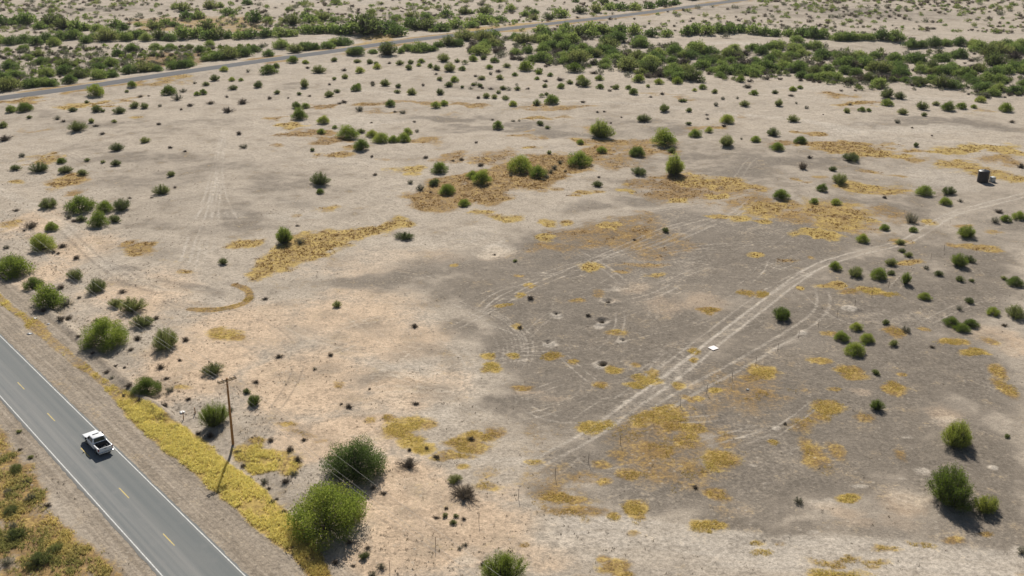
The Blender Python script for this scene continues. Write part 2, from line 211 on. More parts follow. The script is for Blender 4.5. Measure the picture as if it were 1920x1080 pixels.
# pale wheel tracks: points, half width in metres, strength, pair gap (0 = single band)
TRACKS = [
    ([(1990, 345), (1920, 366), (1850, 383), (1780, 402), (1735, 432), (1690, 455), (1620, 474), (1540, 497), (1480, 535), (1420, 580), (1350, 632), (1280, 690), (1200, 748), (1120, 806), (1040, 852), (970, 890)], 1.6, .45, 0),
    ([(1990, 345), (1920, 366), (1850, 383), (1780, 402), (1735, 432), (1690, 455), (1620, 474), (1540, 497), (1480, 535), (1420, 580), (1350, 632), (1280, 690), (1200, 748), (1120, 806), (1040, 852), (970, 890)], .26, .75, 1.0),
    ([(1560, 490), (1480, 525), (1400, 575), (1320, 635), (1250, 688), (1180, 738), (1120, 775)], .24, .6, .9),
    ([(1535, 535), (1544, 560), (1538, 585), (1505, 613), (1450, 645), (1390, 680), (1330, 712), (1270, 745), (1200, 795)], .3, .65, 1.1),
    ([(1060, 840), (1000, 868), (940, 910), (900, 950)], 2.2, .4, 0),
    ([(950, 1000), (1060, 994), (1180, 998), (1300, 1012), (1450, 1028), (1600, 1034), (1720, 1042), (1830, 1056), (1990, 1075)], 1.1, .8, 1.6), ([(950, 1015), (1060, 1005), (1180, 1008), (1300, 1022), (1450, 1040), (1600, 1046), (1720, 1053), (1830, 1066), (1990, 1085)], 3.2, .7, 0),
    ([(1000, 1040), (1180, 1030), (1380, 1040), (1560, 1052), (1700, 1062), (1900, 1090)], .9, .4, 1.4),
    ([(1100, 1082), (1280, 1072), (1430, 1066), (1560, 1058)], .6, .5, 0),
    ([(-60, 330), (0, 357), (60, 386), (120, 424), (190, 485), (250, 520), (310, 543), (390, 560), (470, 566)], 1.7, .8, 0),
    ([(-60, 330), (0, 357), (60, 386), (120, 424), (200, 480), (262, 520), (330, 541), (400, 546), (470, 552)], .25, .4, 1.1),
    ([(385, 560), (470, 580), (560, 620), (640, 660), (720, 710), (800, 760), (870, 810)], 2.5, .3, 0),
    ([(345, 500), (362, 440), (388, 380), (404, 320), (418, 260), (424, 235)], .28, .6, .9),
    ([(390, 480), (398, 420), (410, 350), (414, 300), (428, 240)], .28, .5, .8), ([(300, 450), (360, 410), (395, 370), (408, 330)], .25, .45, 0), ([(440, 410), (418, 370), (412, 320)], .25, .45, .8), ([(330, 505), (350, 450), (352, 430), (385, 385)], .3, .4, 0),
    ([(420, 240), (418, 262), (410, 300)], .8, .6, 0),
    ([(355, 520), (372, 450), (396, 390), (406, 330)], .2, .5, .8), ([(375, 505), (384, 440), (398, 380), (408, 320)], .2, .5, .8), ([(415, 470), (404, 410), (408, 340), (416, 280)], .2, .5, .8), ([(270, 470), (330, 425), (380, 385), (402, 345)], .2, .45, .8), ([(460, 430), (430, 385), (414, 335)], .2, .4, 0), ([(310, 480), (355, 420), (392, 380)], .2, .5, 0), ([(500, 440), (420, 455), (340, 490), (310, 520)], .25, .4, .8), ([(540, 425), (440, 430), (380, 445), (300, 440)], .25, .4, .8), ([(400, 520), (360, 545), (300, 540)], .5, .5, 0),
    ([(560, 540), (640, 580), (720, 640), (790, 690), (860, 720)], .3, .5, .9), ([(600, 620), (700, 600), (800, 590), (900, 610)], .22, .5, .8), ([(520, 600), (600, 640), (700, 660), (800, 650)], .22, .45, .8), ([(660, 660), (740, 700), (830, 730), (930, 720)], .3, .5, .8), ([(640, 740), (740, 730), (840, 740), (920, 790)], .3, .45, .9), ([(780, 620), (840, 640), (880, 680), (880, 720), (840, 750)], .22, .55, .8),
    ([(980, 1015), (1150, 1012), (1320, 1028), (1500, 1046), (1700, 1052), (1930, 1072)], .25, .6, 1.1), ([(1250, 1050), (1400, 1050), (1600, 1068), (1800, 1080)], .25, .6, 1.0), ([(1000, 985), (1150, 982), (1290, 1000), (1440, 1018)], .3, .5, .9),
    ([(430, 395), (470, 382), (540, 378), (620, 368)], .9, .4, 0), ([(560, 400), (620, 380), (700, 370)], .6, .25, 0),
    ([(640, 165), (760, 178), (900, 187), (1040, 190), (1160, 195), (1280, 203), (1380, 212), (1460, 222), (1560, 238), (1650, 258), (1780, 268), (1990, 282)], 1.8, .8, 0),
    ([(1340, 216), (1420, 216), (1500, 224), (1570, 248), (1620, 262)], 1.5, .6, 0), ([(1540, 236), (1600, 250), (1640, 262), (1700, 268)], 1.4, .6, 0),
    ([(470, 158), (600, 162), (700, 172)], 1.2, .6, 0), ([(620, 118), (622, 130), (640, 138), (720, 143), (800, 150)], 1.3, .6, 0), ([(860, 160), (885, 175), (905, 186)], 1.0, .5, 0),
    ([(1130, 180), (1300, 178), (1500, 180), (1660, 195), (1760, 195), (1990, 200)], 1.6, .5, 0),
    ([(1420, 290), (1400, 310), (1380, 335), (1330, 352)], .3, .5, .9), ([(1000, 445), (1150, 405), (1280, 385), (1420, 360)], .3, .45, .8), ([(1420, 365), (1385, 395), (1300, 435), (1200, 470)], .3, .5, .9),
    ([(820, 628), (900, 590), (1000, 540), (1100, 495), (1240, 432), (1340, 405)], .22, .55, .8), ([(830, 580), (940, 545), (1050, 505), (1180, 470), (1270, 440)], .22, .45, .8),
    ([(650, 700), (780, 700), (900, 680), (1040, 660), (1160, 635), (1260, 612), (1350, 580)], .22, .4, .8), ([(640, 560), (780, 590), (860, 592)], .22, .35, .8), ([(700, 540), (860, 510), (1000, 512), (1100, 520)], .2, .4, .0), ([(940, 520), (1050, 515), (1180, 540), (1240, 560)], .2, .4, .8),
    ([(1210, 480), (1290, 468), (1400, 470), (1450, 462), (1480, 440), (1500, 420)], .22, .45, .7), ([(1460, 510), (1400, 540), (1330, 590)], .22, .4, .8),
    ([(1060, 620), (1200, 580), (1300, 530)], .2, .35, .8), ([(1260, 640), (1240, 670), (1200, 700), (1130, 740)], .2, .4, .8), ([(880, 600), (980, 540), (1060, 500)], .2, .45, .7),
    ([(100, 280), (120, 292), (150, 305), (175, 325)], .22, .4, .8), ([(92, 272), (85, 290), (30, 345)], .22, .4, .8), ([(430, 560), (520, 610), (560, 650), (565, 680), (545, 720), (520, 760)], .2, .2, .8),
    ([(1700, 700), (1735, 690), (1745, 660), (1770, 600), (1785, 540), (1900, 480)], .22, .3, 0), ([(1735, 675), (1752, 700), (1750, 730)], .2, .5, 0), ([(1680, 715), (1710, 735)], .2, .6, 0), ([(1790, 820), (1755, 840), (1725, 862)], .16, .5, 0), ([(1768, 840), (1790, 865), (1788, 885)], .18, .5, 0), ([(1755, 970), (1757, 1000), (1762, 1035)], .2, .6, 0), ([(1580, 800), (1565, 830), (1550, 855)], .2, .5, 0), ([(1610, 770), (1590, 790), (1580, 812)], .3, .5, 0), ([(1680, 900), (1640, 925), (1600, 980), (1560, 1020)], .4, .35, 0), ([(1550, 1030), (1620, 1010), (1650, 990)], .25, .5, 0), ([(1690, 880), (1720, 890), (1725, 910)], .3, .6, 0), ([(1500, 940), (1460, 960), (1440, 1000)], .4, .3, 0),
    ([(740, 765), (830, 790), (900, 830), (950, 830)], .8, .35, 0), ([(900, 830), (960, 830), (1030, 835), (1100, 830)], .4, .4, .9),
    ([(780, 770), (870, 760), (940, 800), (960, 850)], .25, .4, .7),
]


_tr = random.Random(77)
for _i in range(230):                    # faint old wheel scratches all over the crust
    _x, _y = _tr.uniform(620, 1800), _tr.uniform(450, 900)
    if _y > 620 and _x > 1500: continue
    _a = _tr.choice([_tr.gauss(-.42, .22), _tr.gauss(-.1, .3), _tr.uniform(-1.2, 1.0)]); _l = _tr.uniform(50, 190); _b = _tr.gauss(0, .35)
    _p = [(_x + _l * k * math.cos(_a + _b * k), _y + _l * k * .62 * math.sin(_a + _b * k)) for k in (-.5, -.25, 0, .25, .5)]
    TRACKS.append((_p, _tr.uniform(.10, .2), _tr.uniform(.3, .75), _tr.choice([0, .75, .85])))


def arc_px(cx, cy, rx, ry, a0, a1, n=22):
    return [(cx + rx * math.cos(R(a)), cy + ry * math.sin(R(a))) for a in np.linspace(a0, a1, n)]


for k, (rx, ry, a0, a1, s) in enumerate([(144, 83, -100, 95, .5), (130, 75, -60, 110, .5), (112, 64, -90, 80, .45), (104, 60, -30, 120, .5), (60, 34, -80, 80, .4), (160, 92, -40, 60, .4), (138, 80, -105, 88, .6), (150, 86, -75, 95, .6), (122, 70, -110, 60, .45), (94, 54, -60, 50, .45), (70, 40, -100, 40, .35), (84, 48, 10, 100, .35)]):
    TRACKS.append((arc_px(840, 655, rx, ry, a0, a1), .22, s, 0))
TRACKS += [(arc_px(790, 690, 80, 44, -80, 40), .25, .45, 0), (arc_px(800, 700, 100, 40, 20, 110), .3, .4, .6), (arc_px(1075, 742, 108, 50, 215, 60), .25, .65, 0), (arc_px(1080, 742, 92, 40, 215, 60), .22, .5, 0), (arc_px(1160, 585, 66, 32, -60, 70), .24, .5, .7),
           (arc_px(945, 468, 60, 24, 120, 250), .3, .5, 0), (arc_px(690, 520, 60, 18, 180, 330), .4, .35, 0), (arc_px(720, 540, 90, 16, -30, 120), .5, .25, 0), (arc_px(850, 440, 60, 18, -60, 40), .3, .4, 0)]
DARK_TRACKS = [(arc_px(385, 553, 84, 27, -60, 150), .25, .7, .5), (arc_px(385, 556, 92, 30, -40, 130), .18, .5, 0), ([(120, 430), (175, 480), (215, 510), (250, 530), (300, 545)], .3, .55, 1.0), ([(200, 490), (240, 505), (262, 520)], .5, .5, 0), ([(425, 575), (520, 615), (560, 660), (562, 690)], .16, .5, 0), ([(600, 655), (575, 670), (555, 665)], .2, .5, .7), ([(560, 690), (545, 725), (520, 765)], .14, .6, .8), ([(500, 800), (488, 820)], .14, .5, .7), ([(380, 590), (400, 598)], .2, .6, .6), ([(700, 965), (770, 1010), (830, 1040), (870, 1060)], .25, .4, 0), ([(690, 920), (740, 950), (800, 985), (850, 1010), (910, 1040)], 1.0, .3, 0), ([(35, 340), (60, 318), (95, 285)], .2, .5, .8), ([(100, 284), (140, 296), (170, 312)], .2, .5, .8), ([(640, 780), (560, 815), (600, 828)], .3, .2, 0), ([(545, 798), (590, 822), (620, 832)], .9, .35, 0)]
GRASS_RING = (arc_px(385, 553, 84, 27, -50, 110), 1.0, .7, .75)
#PAINT_END


def ell(X, Y, xw, yw, spot):
    """soft world-space ellipse laid on the ground from a photo spot"""
    px, py, rx, ry = spot[:4]
    c = gp(px, py); ax = gp(px + rx, py); ay0 = gp(px, py - ry); ay1 = gp(px, py + ry)
    wx = abs(ax[0] - c[0]); wy = .5 * abs(ay0[1] - ay1[1]); cy = .5 * (ay0[1] + ay1[1])
    sl = c[0] / max(c[1], 1)
    sel = np.nonzero((np.abs(Y - cy) < 1.9 * wy + 4) & (np.abs(X - c[0]) < 1.9 * wx + abs(sl) * wy * 2 + 5))[0]
    if not len(sel): return sel, None
    k = min(1.0, wx / 4)
    dx = (X[sel] + k * xw[sel] - c[0]); dy = (Y[sel] + k * yw[sel] - cy)
    d = np.hypot((dx - 0) / wx, dy / wy)
    return sel, d


def inpoly(x, y, P):
    r = np.zeros(x.shape, bool); j = len(P) - 1
    for i in range(len(P)):
        (xi, yi), (xj, yj) = P[i], P[j]
        c = ((yi > y) != (yj > y)) & (x < (xj - xi) * (y - yi) / (yj - yi + 1e-12) + xi)
        r ^= c; j = i
    return r


def line_mask(X, Y, P, hw, soft=None):
    soft = soft or hw
    m = hw + soft + 3
    lo = P.min(0) - m; hi = P.max(0) + m
    sel = np.nonzero((X > lo[0]) & (X < hi[0]) & (Y > lo[1]) & (Y < hi[1]))[0]
    if not len(sel): return sel, None, None
    d, a = polydist(X[sel], Y[sel], P)
    return sel, d, a


def paint(X, Y, full=True):
    X = X.ravel(); Y = Y.ravel(); n = len(X)
    far = np.clip(Y / 150, .6, 4)
    xw = (fbm(X, Y, 9, 3, 5) - .5) * 7 * far + (fbm(X, Y, 2.2, 13, 3) - .5) * 2.4
    yw = (fbm(X, Y, 9, 5, 5) - .5) * 9 * far + (fbm(X, Y, 2.2, 15, 3) - .5) * 3.0
    out = {}
    straw = np.zeros(n); tone = np.full(n, .5)
    for s in GRASS_SPOTS:
        sel, d = ell(X, Y, xw, yw, s)
        if d is None: continue
        v = s[4] * sstep(1.5, .4, d)
        up = v > straw[sel]
        tone[sel] = np.where(up, s[5], tone[sel]); straw[sel] = np.maximum(straw[sel], v)
    for poly, st, tn in GRASS_POLYS:
        P = gps(poly); lo = P.min(0) - 6; hi = P.max(0) + 6
        sel = np.nonzero((X > lo[0]) & (X < hi[0]) & (Y > lo[1]) & (Y < hi[1]))[0]
        if not len(sel): continue
        x = X[sel] + .85 * xw[sel]; y = Y[sel] + .85 * yw[sel]
        ins = inpoly(x, y, P); d, _ = polydist(x, y, np.vstack([P, P[:1]]))
        d = np.where(ins, d, -d)
        w = 2.4 + 6 * (1 - st)
        v = st * sstep(-w * .6, w, d) * (.55 + .9 * fbm(X[sel], Y[sel], 4, 33, 3))
        up = v > straw[sel]
        tone[sel] = np.where(up, tn, tone[sel]); straw[sel] = np.maximum(straw[sel], v)
    # verge of yellow grass along the near road
    sel, d, a = line_mask(X, Y, VERGE, 5)
    if d is not None:
        cum = np.concatenate([[0], np.cumsum(np.hypot(*np.diff(VERGE, axis=0).T))])
        side = np.interp(a, cum, [1.1, 1.1, .9, .8, .85, 1.9, 2.2, 2.2, 2.2, 2.1, 1.6, 1.2, 1.0])
        st = np.interp(a, cum, [.62, .62, .46, .42, .52, 1, 1.05, 1.05, 1.05, 1.05, .95, .8, .7])
        v = st * sstep(1.35, .75, (d + .25 * xw[sel]) / side)
        up = v > straw[sel]
        tn = np.interp(a, cum, [.9, .85, .65, .55, .7, 1, 1, 1, 1, 1, .75, .6, .5])
        tone[sel] = np.where(up, tn, tone[sel]); straw[sel] = np.maximum(straw[sel], v)
    for L, hw, st in ((LEFTW, 3.2, .9), (LEFTW2, 5.0, .85)):
        sel, d, a = line_mask(X, Y, L, hw * 2)
        if d is not None:
            v = st * sstep(1.3, .6, (d + .5 * xw[sel]) / hw) * (.05 + 1.7 * fbm(X[sel], Y[sel], 3.5, 41, 3))
            up = v > straw[sel]
            tone[sel] = np.where(up, .35 + .35 * fbm(X[sel], Y[sel], 5, 42, 2), tone[sel]); straw[sel] = np.maximum(straw[sel], v)
    P = smooth_line(gps(GRASS_RING[0]), 2)
    sel, d, a = line_mask(X, Y, P, 1.5)
    if d is not None:
        straw[sel] = np.maximum(straw[sel], GRASS_RING[2] * sstep(1.2, .4, d + .15 * xw[sel])); 
    # weeds lining the far road
    fd, fa = polydist(X, Y, FAR_ROAD_S[::2]) if full else (np.full(n, 99.), None)
    straw = np.maximum(straw, .75 * sstep(9.5, 6.0, fd + .3 * xw) * sstep(.35, .55, fbm(X, Y, 18, 51, 3)))
    # near road distances
    u = X * RN[0] + Y * RN[1]
    off = np.abs(u - R_C) - HALF
    straw *= sstep(.3, 1.0, off) * sstep(4.0, 5.2, fd)
    out['straw'] = np.clip(straw, 0, 1); out['tone'] = tone
    out['off'] = off; out['fd'] = fd; out['u'] = u
    if not full: return out
    crust = .16 * fbm(X, Y, 30, 61, 4) + .12
    for s in CRUST:
        sel, d = ell(X, Y, xw, yw, s)
        if d is None: continue
        v = s[4] * (.6 if s[0] < 720 and s[1] < 500 else 1) * sstep(1.3, .35, d)
        crust[sel] = 1 - (1 - crust[sel]) * (1 - v)
    for poly, st, soft in CRUST_POLYS:
        P = gps(poly); ins = inpoly(X + xw, Y + yw, P)
        lo = P.min(0) - 3 * soft; hi = P.max(0) + 3 * soft
        sel = np.nonzero((X > lo[0]) & (X < hi[0]) & (Y > lo[1]) & (Y < hi[1]))[0]
        d, _ = polydist(X[sel] + xw[sel], Y[sel] + yw[sel], np.vstack([P, P[:1]]))
        d = np.where(ins[sel], d, -d)
        v = st * sstep(-soft * .5, soft, d) * (.55 + .9 * fbm(X[sel], Y[sel], 12, 63, 4))
        crust[sel] = 1 - (1 - crust[sel]) * (1 - np.clip(v, 0, .95))
    tan = np.zeros(n)
    for s in TAN:
        sel, d = ell(X, Y, xw, yw, s)
        if d is None: continue
        tan[sel] = np.maximum(tan[sel], s[4] * sstep(1.45, .3, d))
    pale = .25 * sstep(.5, .75, fbm(X, Y, 26, 71, 4))
    for s in PALE:
        sel, d = ell(X, Y, xw, yw, s)
        if d is None: continue
        pale[sel] = np.maximum(pale[sel], s[4] * sstep(1.35, .4, d))
    for pts, hw, st, gap in TRACKS:
        P = smooth_line(gps(pts), 3)
        hwf = np.clip(hw * 1.0, .17, 9)
        sel, d, a = line_mask(X, Y, P, hw + gap)
        if d is None: continue
        if hw > .7: d = d + .12 * xw[sel]
        d = np.abs(d - gap)
        brk = sstep(.22, .5, fbm(X[sel], Y[sel], 6, 81, 2))
        fadeend = sstep(0, 6, a) * sstep(0, 6, a.max() - a)
        v = np.minimum(1, (.68 if hw < .5 else .6) * st) * sstep(hwf * 1.6, hwf * .45, d) * (.5 + .5 * brk) * fadeend
        pale[sel] = 1 - (1 - pale[sel]) * (1 - v)
        straw_keep = 1 - .7 * v
        out['straw'][sel] *= straw_keep
    dark = np.zeros(n)
    for pts, hw, st, gap in DARK_TRACKS:
        P = smooth_line(gps(pts), 3)
        sel, d, a = line_mask(X, Y, P, hw + gap)
        if d is None: continue
        d = np.abs(d - gap)
        dark[sel] = np.maximum(dark[sel], st * sstep(hw * 1.6, hw * .4, d) * (.4 + .6 * fbm(X[sel], Y[sel], 3, 83, 2)))
    # gravel shoulders of the near road
    shl = np.where(u > R_C, sstep(10.8, 8.6, off + .12 * xw), sstep(4.2, 2.6, off + .3 * xw))
    out.update(crust=np.clip(crust, 0, 1), tan=tan, pale=pale, dark=dark, shoulder=shl)
    return out


# ------------------------------------------------------------------ terrain height
BERM = gps([(60, 545), (100, 590), (140, 625), (185, 668), (230, 712), (270, 748), (310, 780)])
MOUNDS = [gp(1604, 583) + (1.1, .45), gp(1589, 578) + (.9, .3), gp(1505, 625) + (.9, .3), gp(1860, 878) + (.6, .15)]
HOLES = [gp(1140, 566) + (.95, .55), gp(1129, 602) + (1.0, .6), gp(1043, 590) + (.7, .4), gp(1168, 635) + (.5, .3), gp(1027, 641) + (.7, .35), gp(1130, 681) + (.8, .4)]


def height(X, Y):
    X = np.asarray(X, float); Y = np.asarray(Y, float)
    u = X * RN[0] + Y * RN[1]
    off = np.abs(u - R_C) - HALF
    g = sstep(.6, 9, off)
    fd, _ = polydist(X, Y, FAR_ROAD_S[::2])
    gf = sstep(4.5, 22, fd)
    far = np.clip(Y / 200, .5, 2.5)
    z = (fbm(X, Y, 34, 91, 3) - .5) * 1.1 * far + (fbm(X, Y, 7, 95, 3) - .5) * .34 + (fbm(X, Y, 1.6, 99, 2) - .5) * .10
    z = z * g * gf + .7 * (1 - gf) * sstep(24, 6, fd)
    d, a = polydist(X, Y, BERM)
    z = z + .55 * np.exp(-(d / .9) ** 2) * (.6 + .8 * fbm(X, Y, 2.5, 97, 2))
    z = z - .35 * np.exp(-((off - 10.5) / 1.6) ** 2) * (u > R_C) * g        # shallow roadside swale
    for (mx, my, r, h) in MOUNDS:
        z = z + h * np.exp(-((X - mx) ** 2 + (Y - my) ** 2) / (r * r))
    for (mx, my, r, h) in HOLES:
        q = np.hypot((X - mx), (Y - my)) / r
        z = z - .6 * h * np.exp(-(q * 1.3) ** 2) + .4 * h * np.exp(-((q - 1.35) / .45) ** 2)
    z = z - .035 * (1 - sstep(-.1, .5, off)) - .05 * (1 - sstep(3.6, 4.4, fd))
    return z


def zat(x, y):
    return float(height(np.array([x]), np.array([y]))[0])


# ------------------------------------------------------------------ materials
def mat(name):
    m = bpy.data.materials.new(name); m.use_nodes = True
    nt = m.node_tree; nt.nodes.clear()
    o = nt.nodes.new('ShaderNodeOutputMaterial')
    return m, nt, o


def nd(nt, t, **k):
    n = nt.nodes.new(t)
    for a, b in k.items():
        if a.startswith('i_'): n.inputs[a[2:].replace('_', ' ')].default_value = b
        else: setattr(n, a, b)
    return n


def mixc(nt, f, a, b, blend='MIX'):
    n = nt.nodes.new('ShaderNodeMix'); n.data_type = 'RGBA'; n.blend_type = blend; n.clamp_factor = True
    for s, v in ((n.inputs[0], f), (n.inputs[6], a), (n.inputs[7], b)):
        if hasattr(v, 'is_linked') or isinstance(v, bpy.types.NodeSocket): nt.links.new(v, s)
        elif isinstance(v, (int, float)): s.default_value = v
        else: s.default_value = (*v, 1)
    return n.outputs[2]


def mth(nt, op, a, b=0, c=0, clamp=False):
    n = nt.nodes.new('ShaderNodeMath'); n.operation = op; n.use_clamp = clamp
    for s, v in zip(n.inputs, (a, b, c)):
        if isinstance(v, bpy.types.NodeSocket): nt.links.new(v, s)
        else: s.default_value = v
    return n.outputs[0]


def smst(nt, v, a, b):
    n = nt.nodes.new('ShaderNodeMapRange'); n.interpolation_type = 'SMOOTHSTEP'
    nt.links.new(v, n.inputs[0]); n.inputs[1].default_value = a; n.inputs[2].default_value = b
    return n.outputs[0]


def noise(nt, vec, scale, detail=4, rough=.55):
    n = nt.nodes.new('ShaderNodeTexNoise'); n.inputs['Scale'].default_value = scale
    n.inputs['Detail'].default_value = detail; n.inputs['Roughness'].default_value = rough
    if vec is not None: nt.links.new(vec, n.inputs['Vector'])
    return n.outputs[0]


def attr(nt, name):
    n = nt.nodes.new('ShaderNodeAttribute'); n.attribute_name = name
    return n.outputs['Fac']


def simple(name, col, rough=.6, metal=0, vary=.25, scale=6, spec=.4):
    m, nt, o = mat(name)
    tc = nd(nt, 'ShaderNodeTexCoord')
    nz = noise(nt, tc.outputs['Object'], scale, 5)
    f = mth(nt, 'MULTIPLY_ADD', nz, vary * 2, 1 - vary)
    b = nd(nt, 'ShaderNodeBsdfPrincipled')
    hs = nd(nt, 'ShaderNodeHueSaturation'); hs.inputs['Color'].default_value = (*col, 1)
    nt.links.new(f, hs.inputs['Value']); nt.links.new(hs.outputs[0], b.inputs['Base Color'])
    b.inputs['Roughness'].default_value = rough; b.inputs['Metallic'].default_value = metal
    b.inputs['Specular IOR Level'].default_value = spec
    nt.links.new(b.outputs[0], o.inputs[0])
    return m


#GROUND_BEGIN
def ground_material():
    m, nt, o = mat('desert_ground')
    tc = nd(nt, 'ShaderNodeTexCoord'); v = tc.outputs['Object']
    n05 = noise(nt, v, .05, 6); n4 = noise(nt, v, .4, 8, .62); n2 = noise(nt, v, 1.9, 6, .65); n9 = noise(nt, v, 6, 3, .7); n1 = noise(nt, v, .13, 7, .62)
    c, t, p, s, tn, sh, dk = [attr(nt, a) for a in ('crust', 'tan', 'pale', 'straw', 'tone', 'shoulder', 'dark')]
    jig = mth(nt, 'ADD', mth(nt, 'ADD', mth(nt, 'MULTIPLY', mth(nt, 'SUBTRACT', n4, .5), 1.3), mth(nt, 'MULTIPLY', mth(nt, 'SUBTRACT', n2, .5), .9)), mth(nt, 'MULTIPLY', mth(nt, 'SUBTRACT', n1, .5), 1.1))
    sand = mixc(nt, n05, (.362, .302, .236), (.395, .337, .270))
    tanc = mixc(nt, n4, (.47, .345, .235), (.53, .405, .288))
    base = mixc(nt, smst(nt, mth(nt, 'ADD', t, mth(nt, 'MULTIPLY', jig, .7)), .12, .85), sand, tanc)
    crc = mixc(nt, n05, (.162, .135, .106), (.208, .176, .141))
    cf = smst(nt, mth(nt, 'ADD', c, mth(nt, 'MULTIPLY', jig, .9)), .22, .70)
    base = mixc(nt, mth(nt, 'MULTIPLY', cf, mth(nt, 'SUBTRACT', 1.0, mth(nt, 'MULTIPLY', t, .45))), base, crc)
    base = mixc(nt, mth(nt, 'MULTIPLY', smst(nt, n1, .50, .68), .42), base, (.25, .205, .155))
    palec = mixc(nt, t, (.43, .375, .31), (.50, .41, .31))
    base = mixc(nt, smst(nt, mth(nt, 'ADD', p, mth(nt, 'MULTIPLY', jig, .5)), .08, 1.0), base, palec)
    base = mixc(nt, mth(nt, 'MULTIPLY', dk, .85), base, (.15, .125, .10))
    # gravel shoulder with streaks that run along the road
    mp = nd(nt, 'ShaderNodeMapping'); mp.inputs['Rotation'].default_value = (0, 0, -ROAD_ANG); 
    mp2 = nd(nt, 'ShaderNodeMapping'); mp2.inputs['Scale'].default_value = (.05, 1.6, 1)
    nt.links.new(v, mp.inputs[0]); nt.links.new(mp.outputs[0], mp2.inputs[0])
    ns = noise(nt, mp2.outputs[0], 1, 5, .6)
    shc = mixc(nt, smst(nt, ns, .38, .66), (.235, .192, .145), (.33, .275, .215))
    base = mixc(nt, mth(nt, 'MULTIPLY', sh, .92), base, shc)
    # dry grass litter
    cr = nd(nt, 'ShaderNodeValToRGB'); e = cr.color_ramp.elements
    e[0].position = 0; e[0].color = (.165, .105, .052, 1); e[1].position = 1; e[1].color = (.375, .265, .075, 1)
    x = e.new(.55); x.color = (.25, .155, .052, 1)
    nt.links.new(mth(nt, 'ADD', tn, mth(nt, 'ADD', mth(nt, 'MULTIPLY', mth(nt, 'SUBTRACT', n4, .5), 1.2), mth(nt, 'MULTIPLY', mth(nt, 'SUBTRACT', n2, .5), 1.2))), cr.inputs[0])
    sf = smst(nt, mth(nt, 'ADD', s, mth(nt, 'MULTIPLY', jig, .8)), .08, .70)
    base = mixc(nt, mth(nt, 'MULTIPLY', sf, .9), base, cr.outputs[0])
    # fine speckle
    k = mth(nt, 'MULTIPLY_ADD', n2, 1.7, .15)
    k2 = mth(nt, 'MULTIPLY', k, mth(nt, 'MULTIPLY_ADD', n9, 1.3, .35))
    k3 = mth(nt, 'MULTIPLY', k2, mth(nt, 'MULTIPLY_ADD', n4, .9, .55))
    hv = nd(nt, 'ShaderNodeHueSaturation'); nt.links.new(base, hv.inputs['Color']); nt.links.new(k3, hv.inputs['Value'])
    # scattered pebbles and dung-dark specks
    vo = nd(nt, 'ShaderNodeTexVoronoi'); vo.inputs['Scale'].default_value = 1.15; nt.links.new(v, vo.inputs['Vector'])
    spk = mth(nt, 'MULTIPLY', smst(nt, vo.outputs['Distance'], .16, .08), smst(nt, n4, .52, .62))
    fin = mixc(nt, mth(nt, 'MULTIPLY', spk, .55), hv.outputs[0], (.09, .075, .055))
    vp = nd(nt, 'ShaderNodeTexVoronoi'); vp.inputs['Scale'].default_value = .85; nt.links.new(v, vp.inputs['Vector'])
    flk = mth(nt, 'MULTIPLY', smst(nt, vp.outputs['Distance'], .22, .12), smst(nt, n1, .46, .58))
    fin = mixc(nt, mth(nt, 'MULTIPLY', flk, .5), fin, (.42, .365, .295))
    b = nd(nt, 'ShaderNodeBsdfPrincipled'); nt.links.new(fin, b.inputs['Base Color'])
    b.inputs['Roughness'].default_value = .95; b.inputs['Specular IOR Level'].default_value = .12
    bp = nd(nt, 'ShaderNodeBump'); bp.inputs['Strength'].default_value = .55; bp.inputs['Distance'].default_value = .35
    hgt = mth(nt, 'ADD', mth(nt, 'MULTIPLY', n2, .6), mth(nt, 'MULTIPLY', n9, .22))
    nt.links.new(hgt, bp.inputs['Height']); nt.links.new(bp.outputs[0], b.inputs['Normal'])
    nt.links.new(b.outputs[0], o.inputs[0])
    return m
#GROUND_END


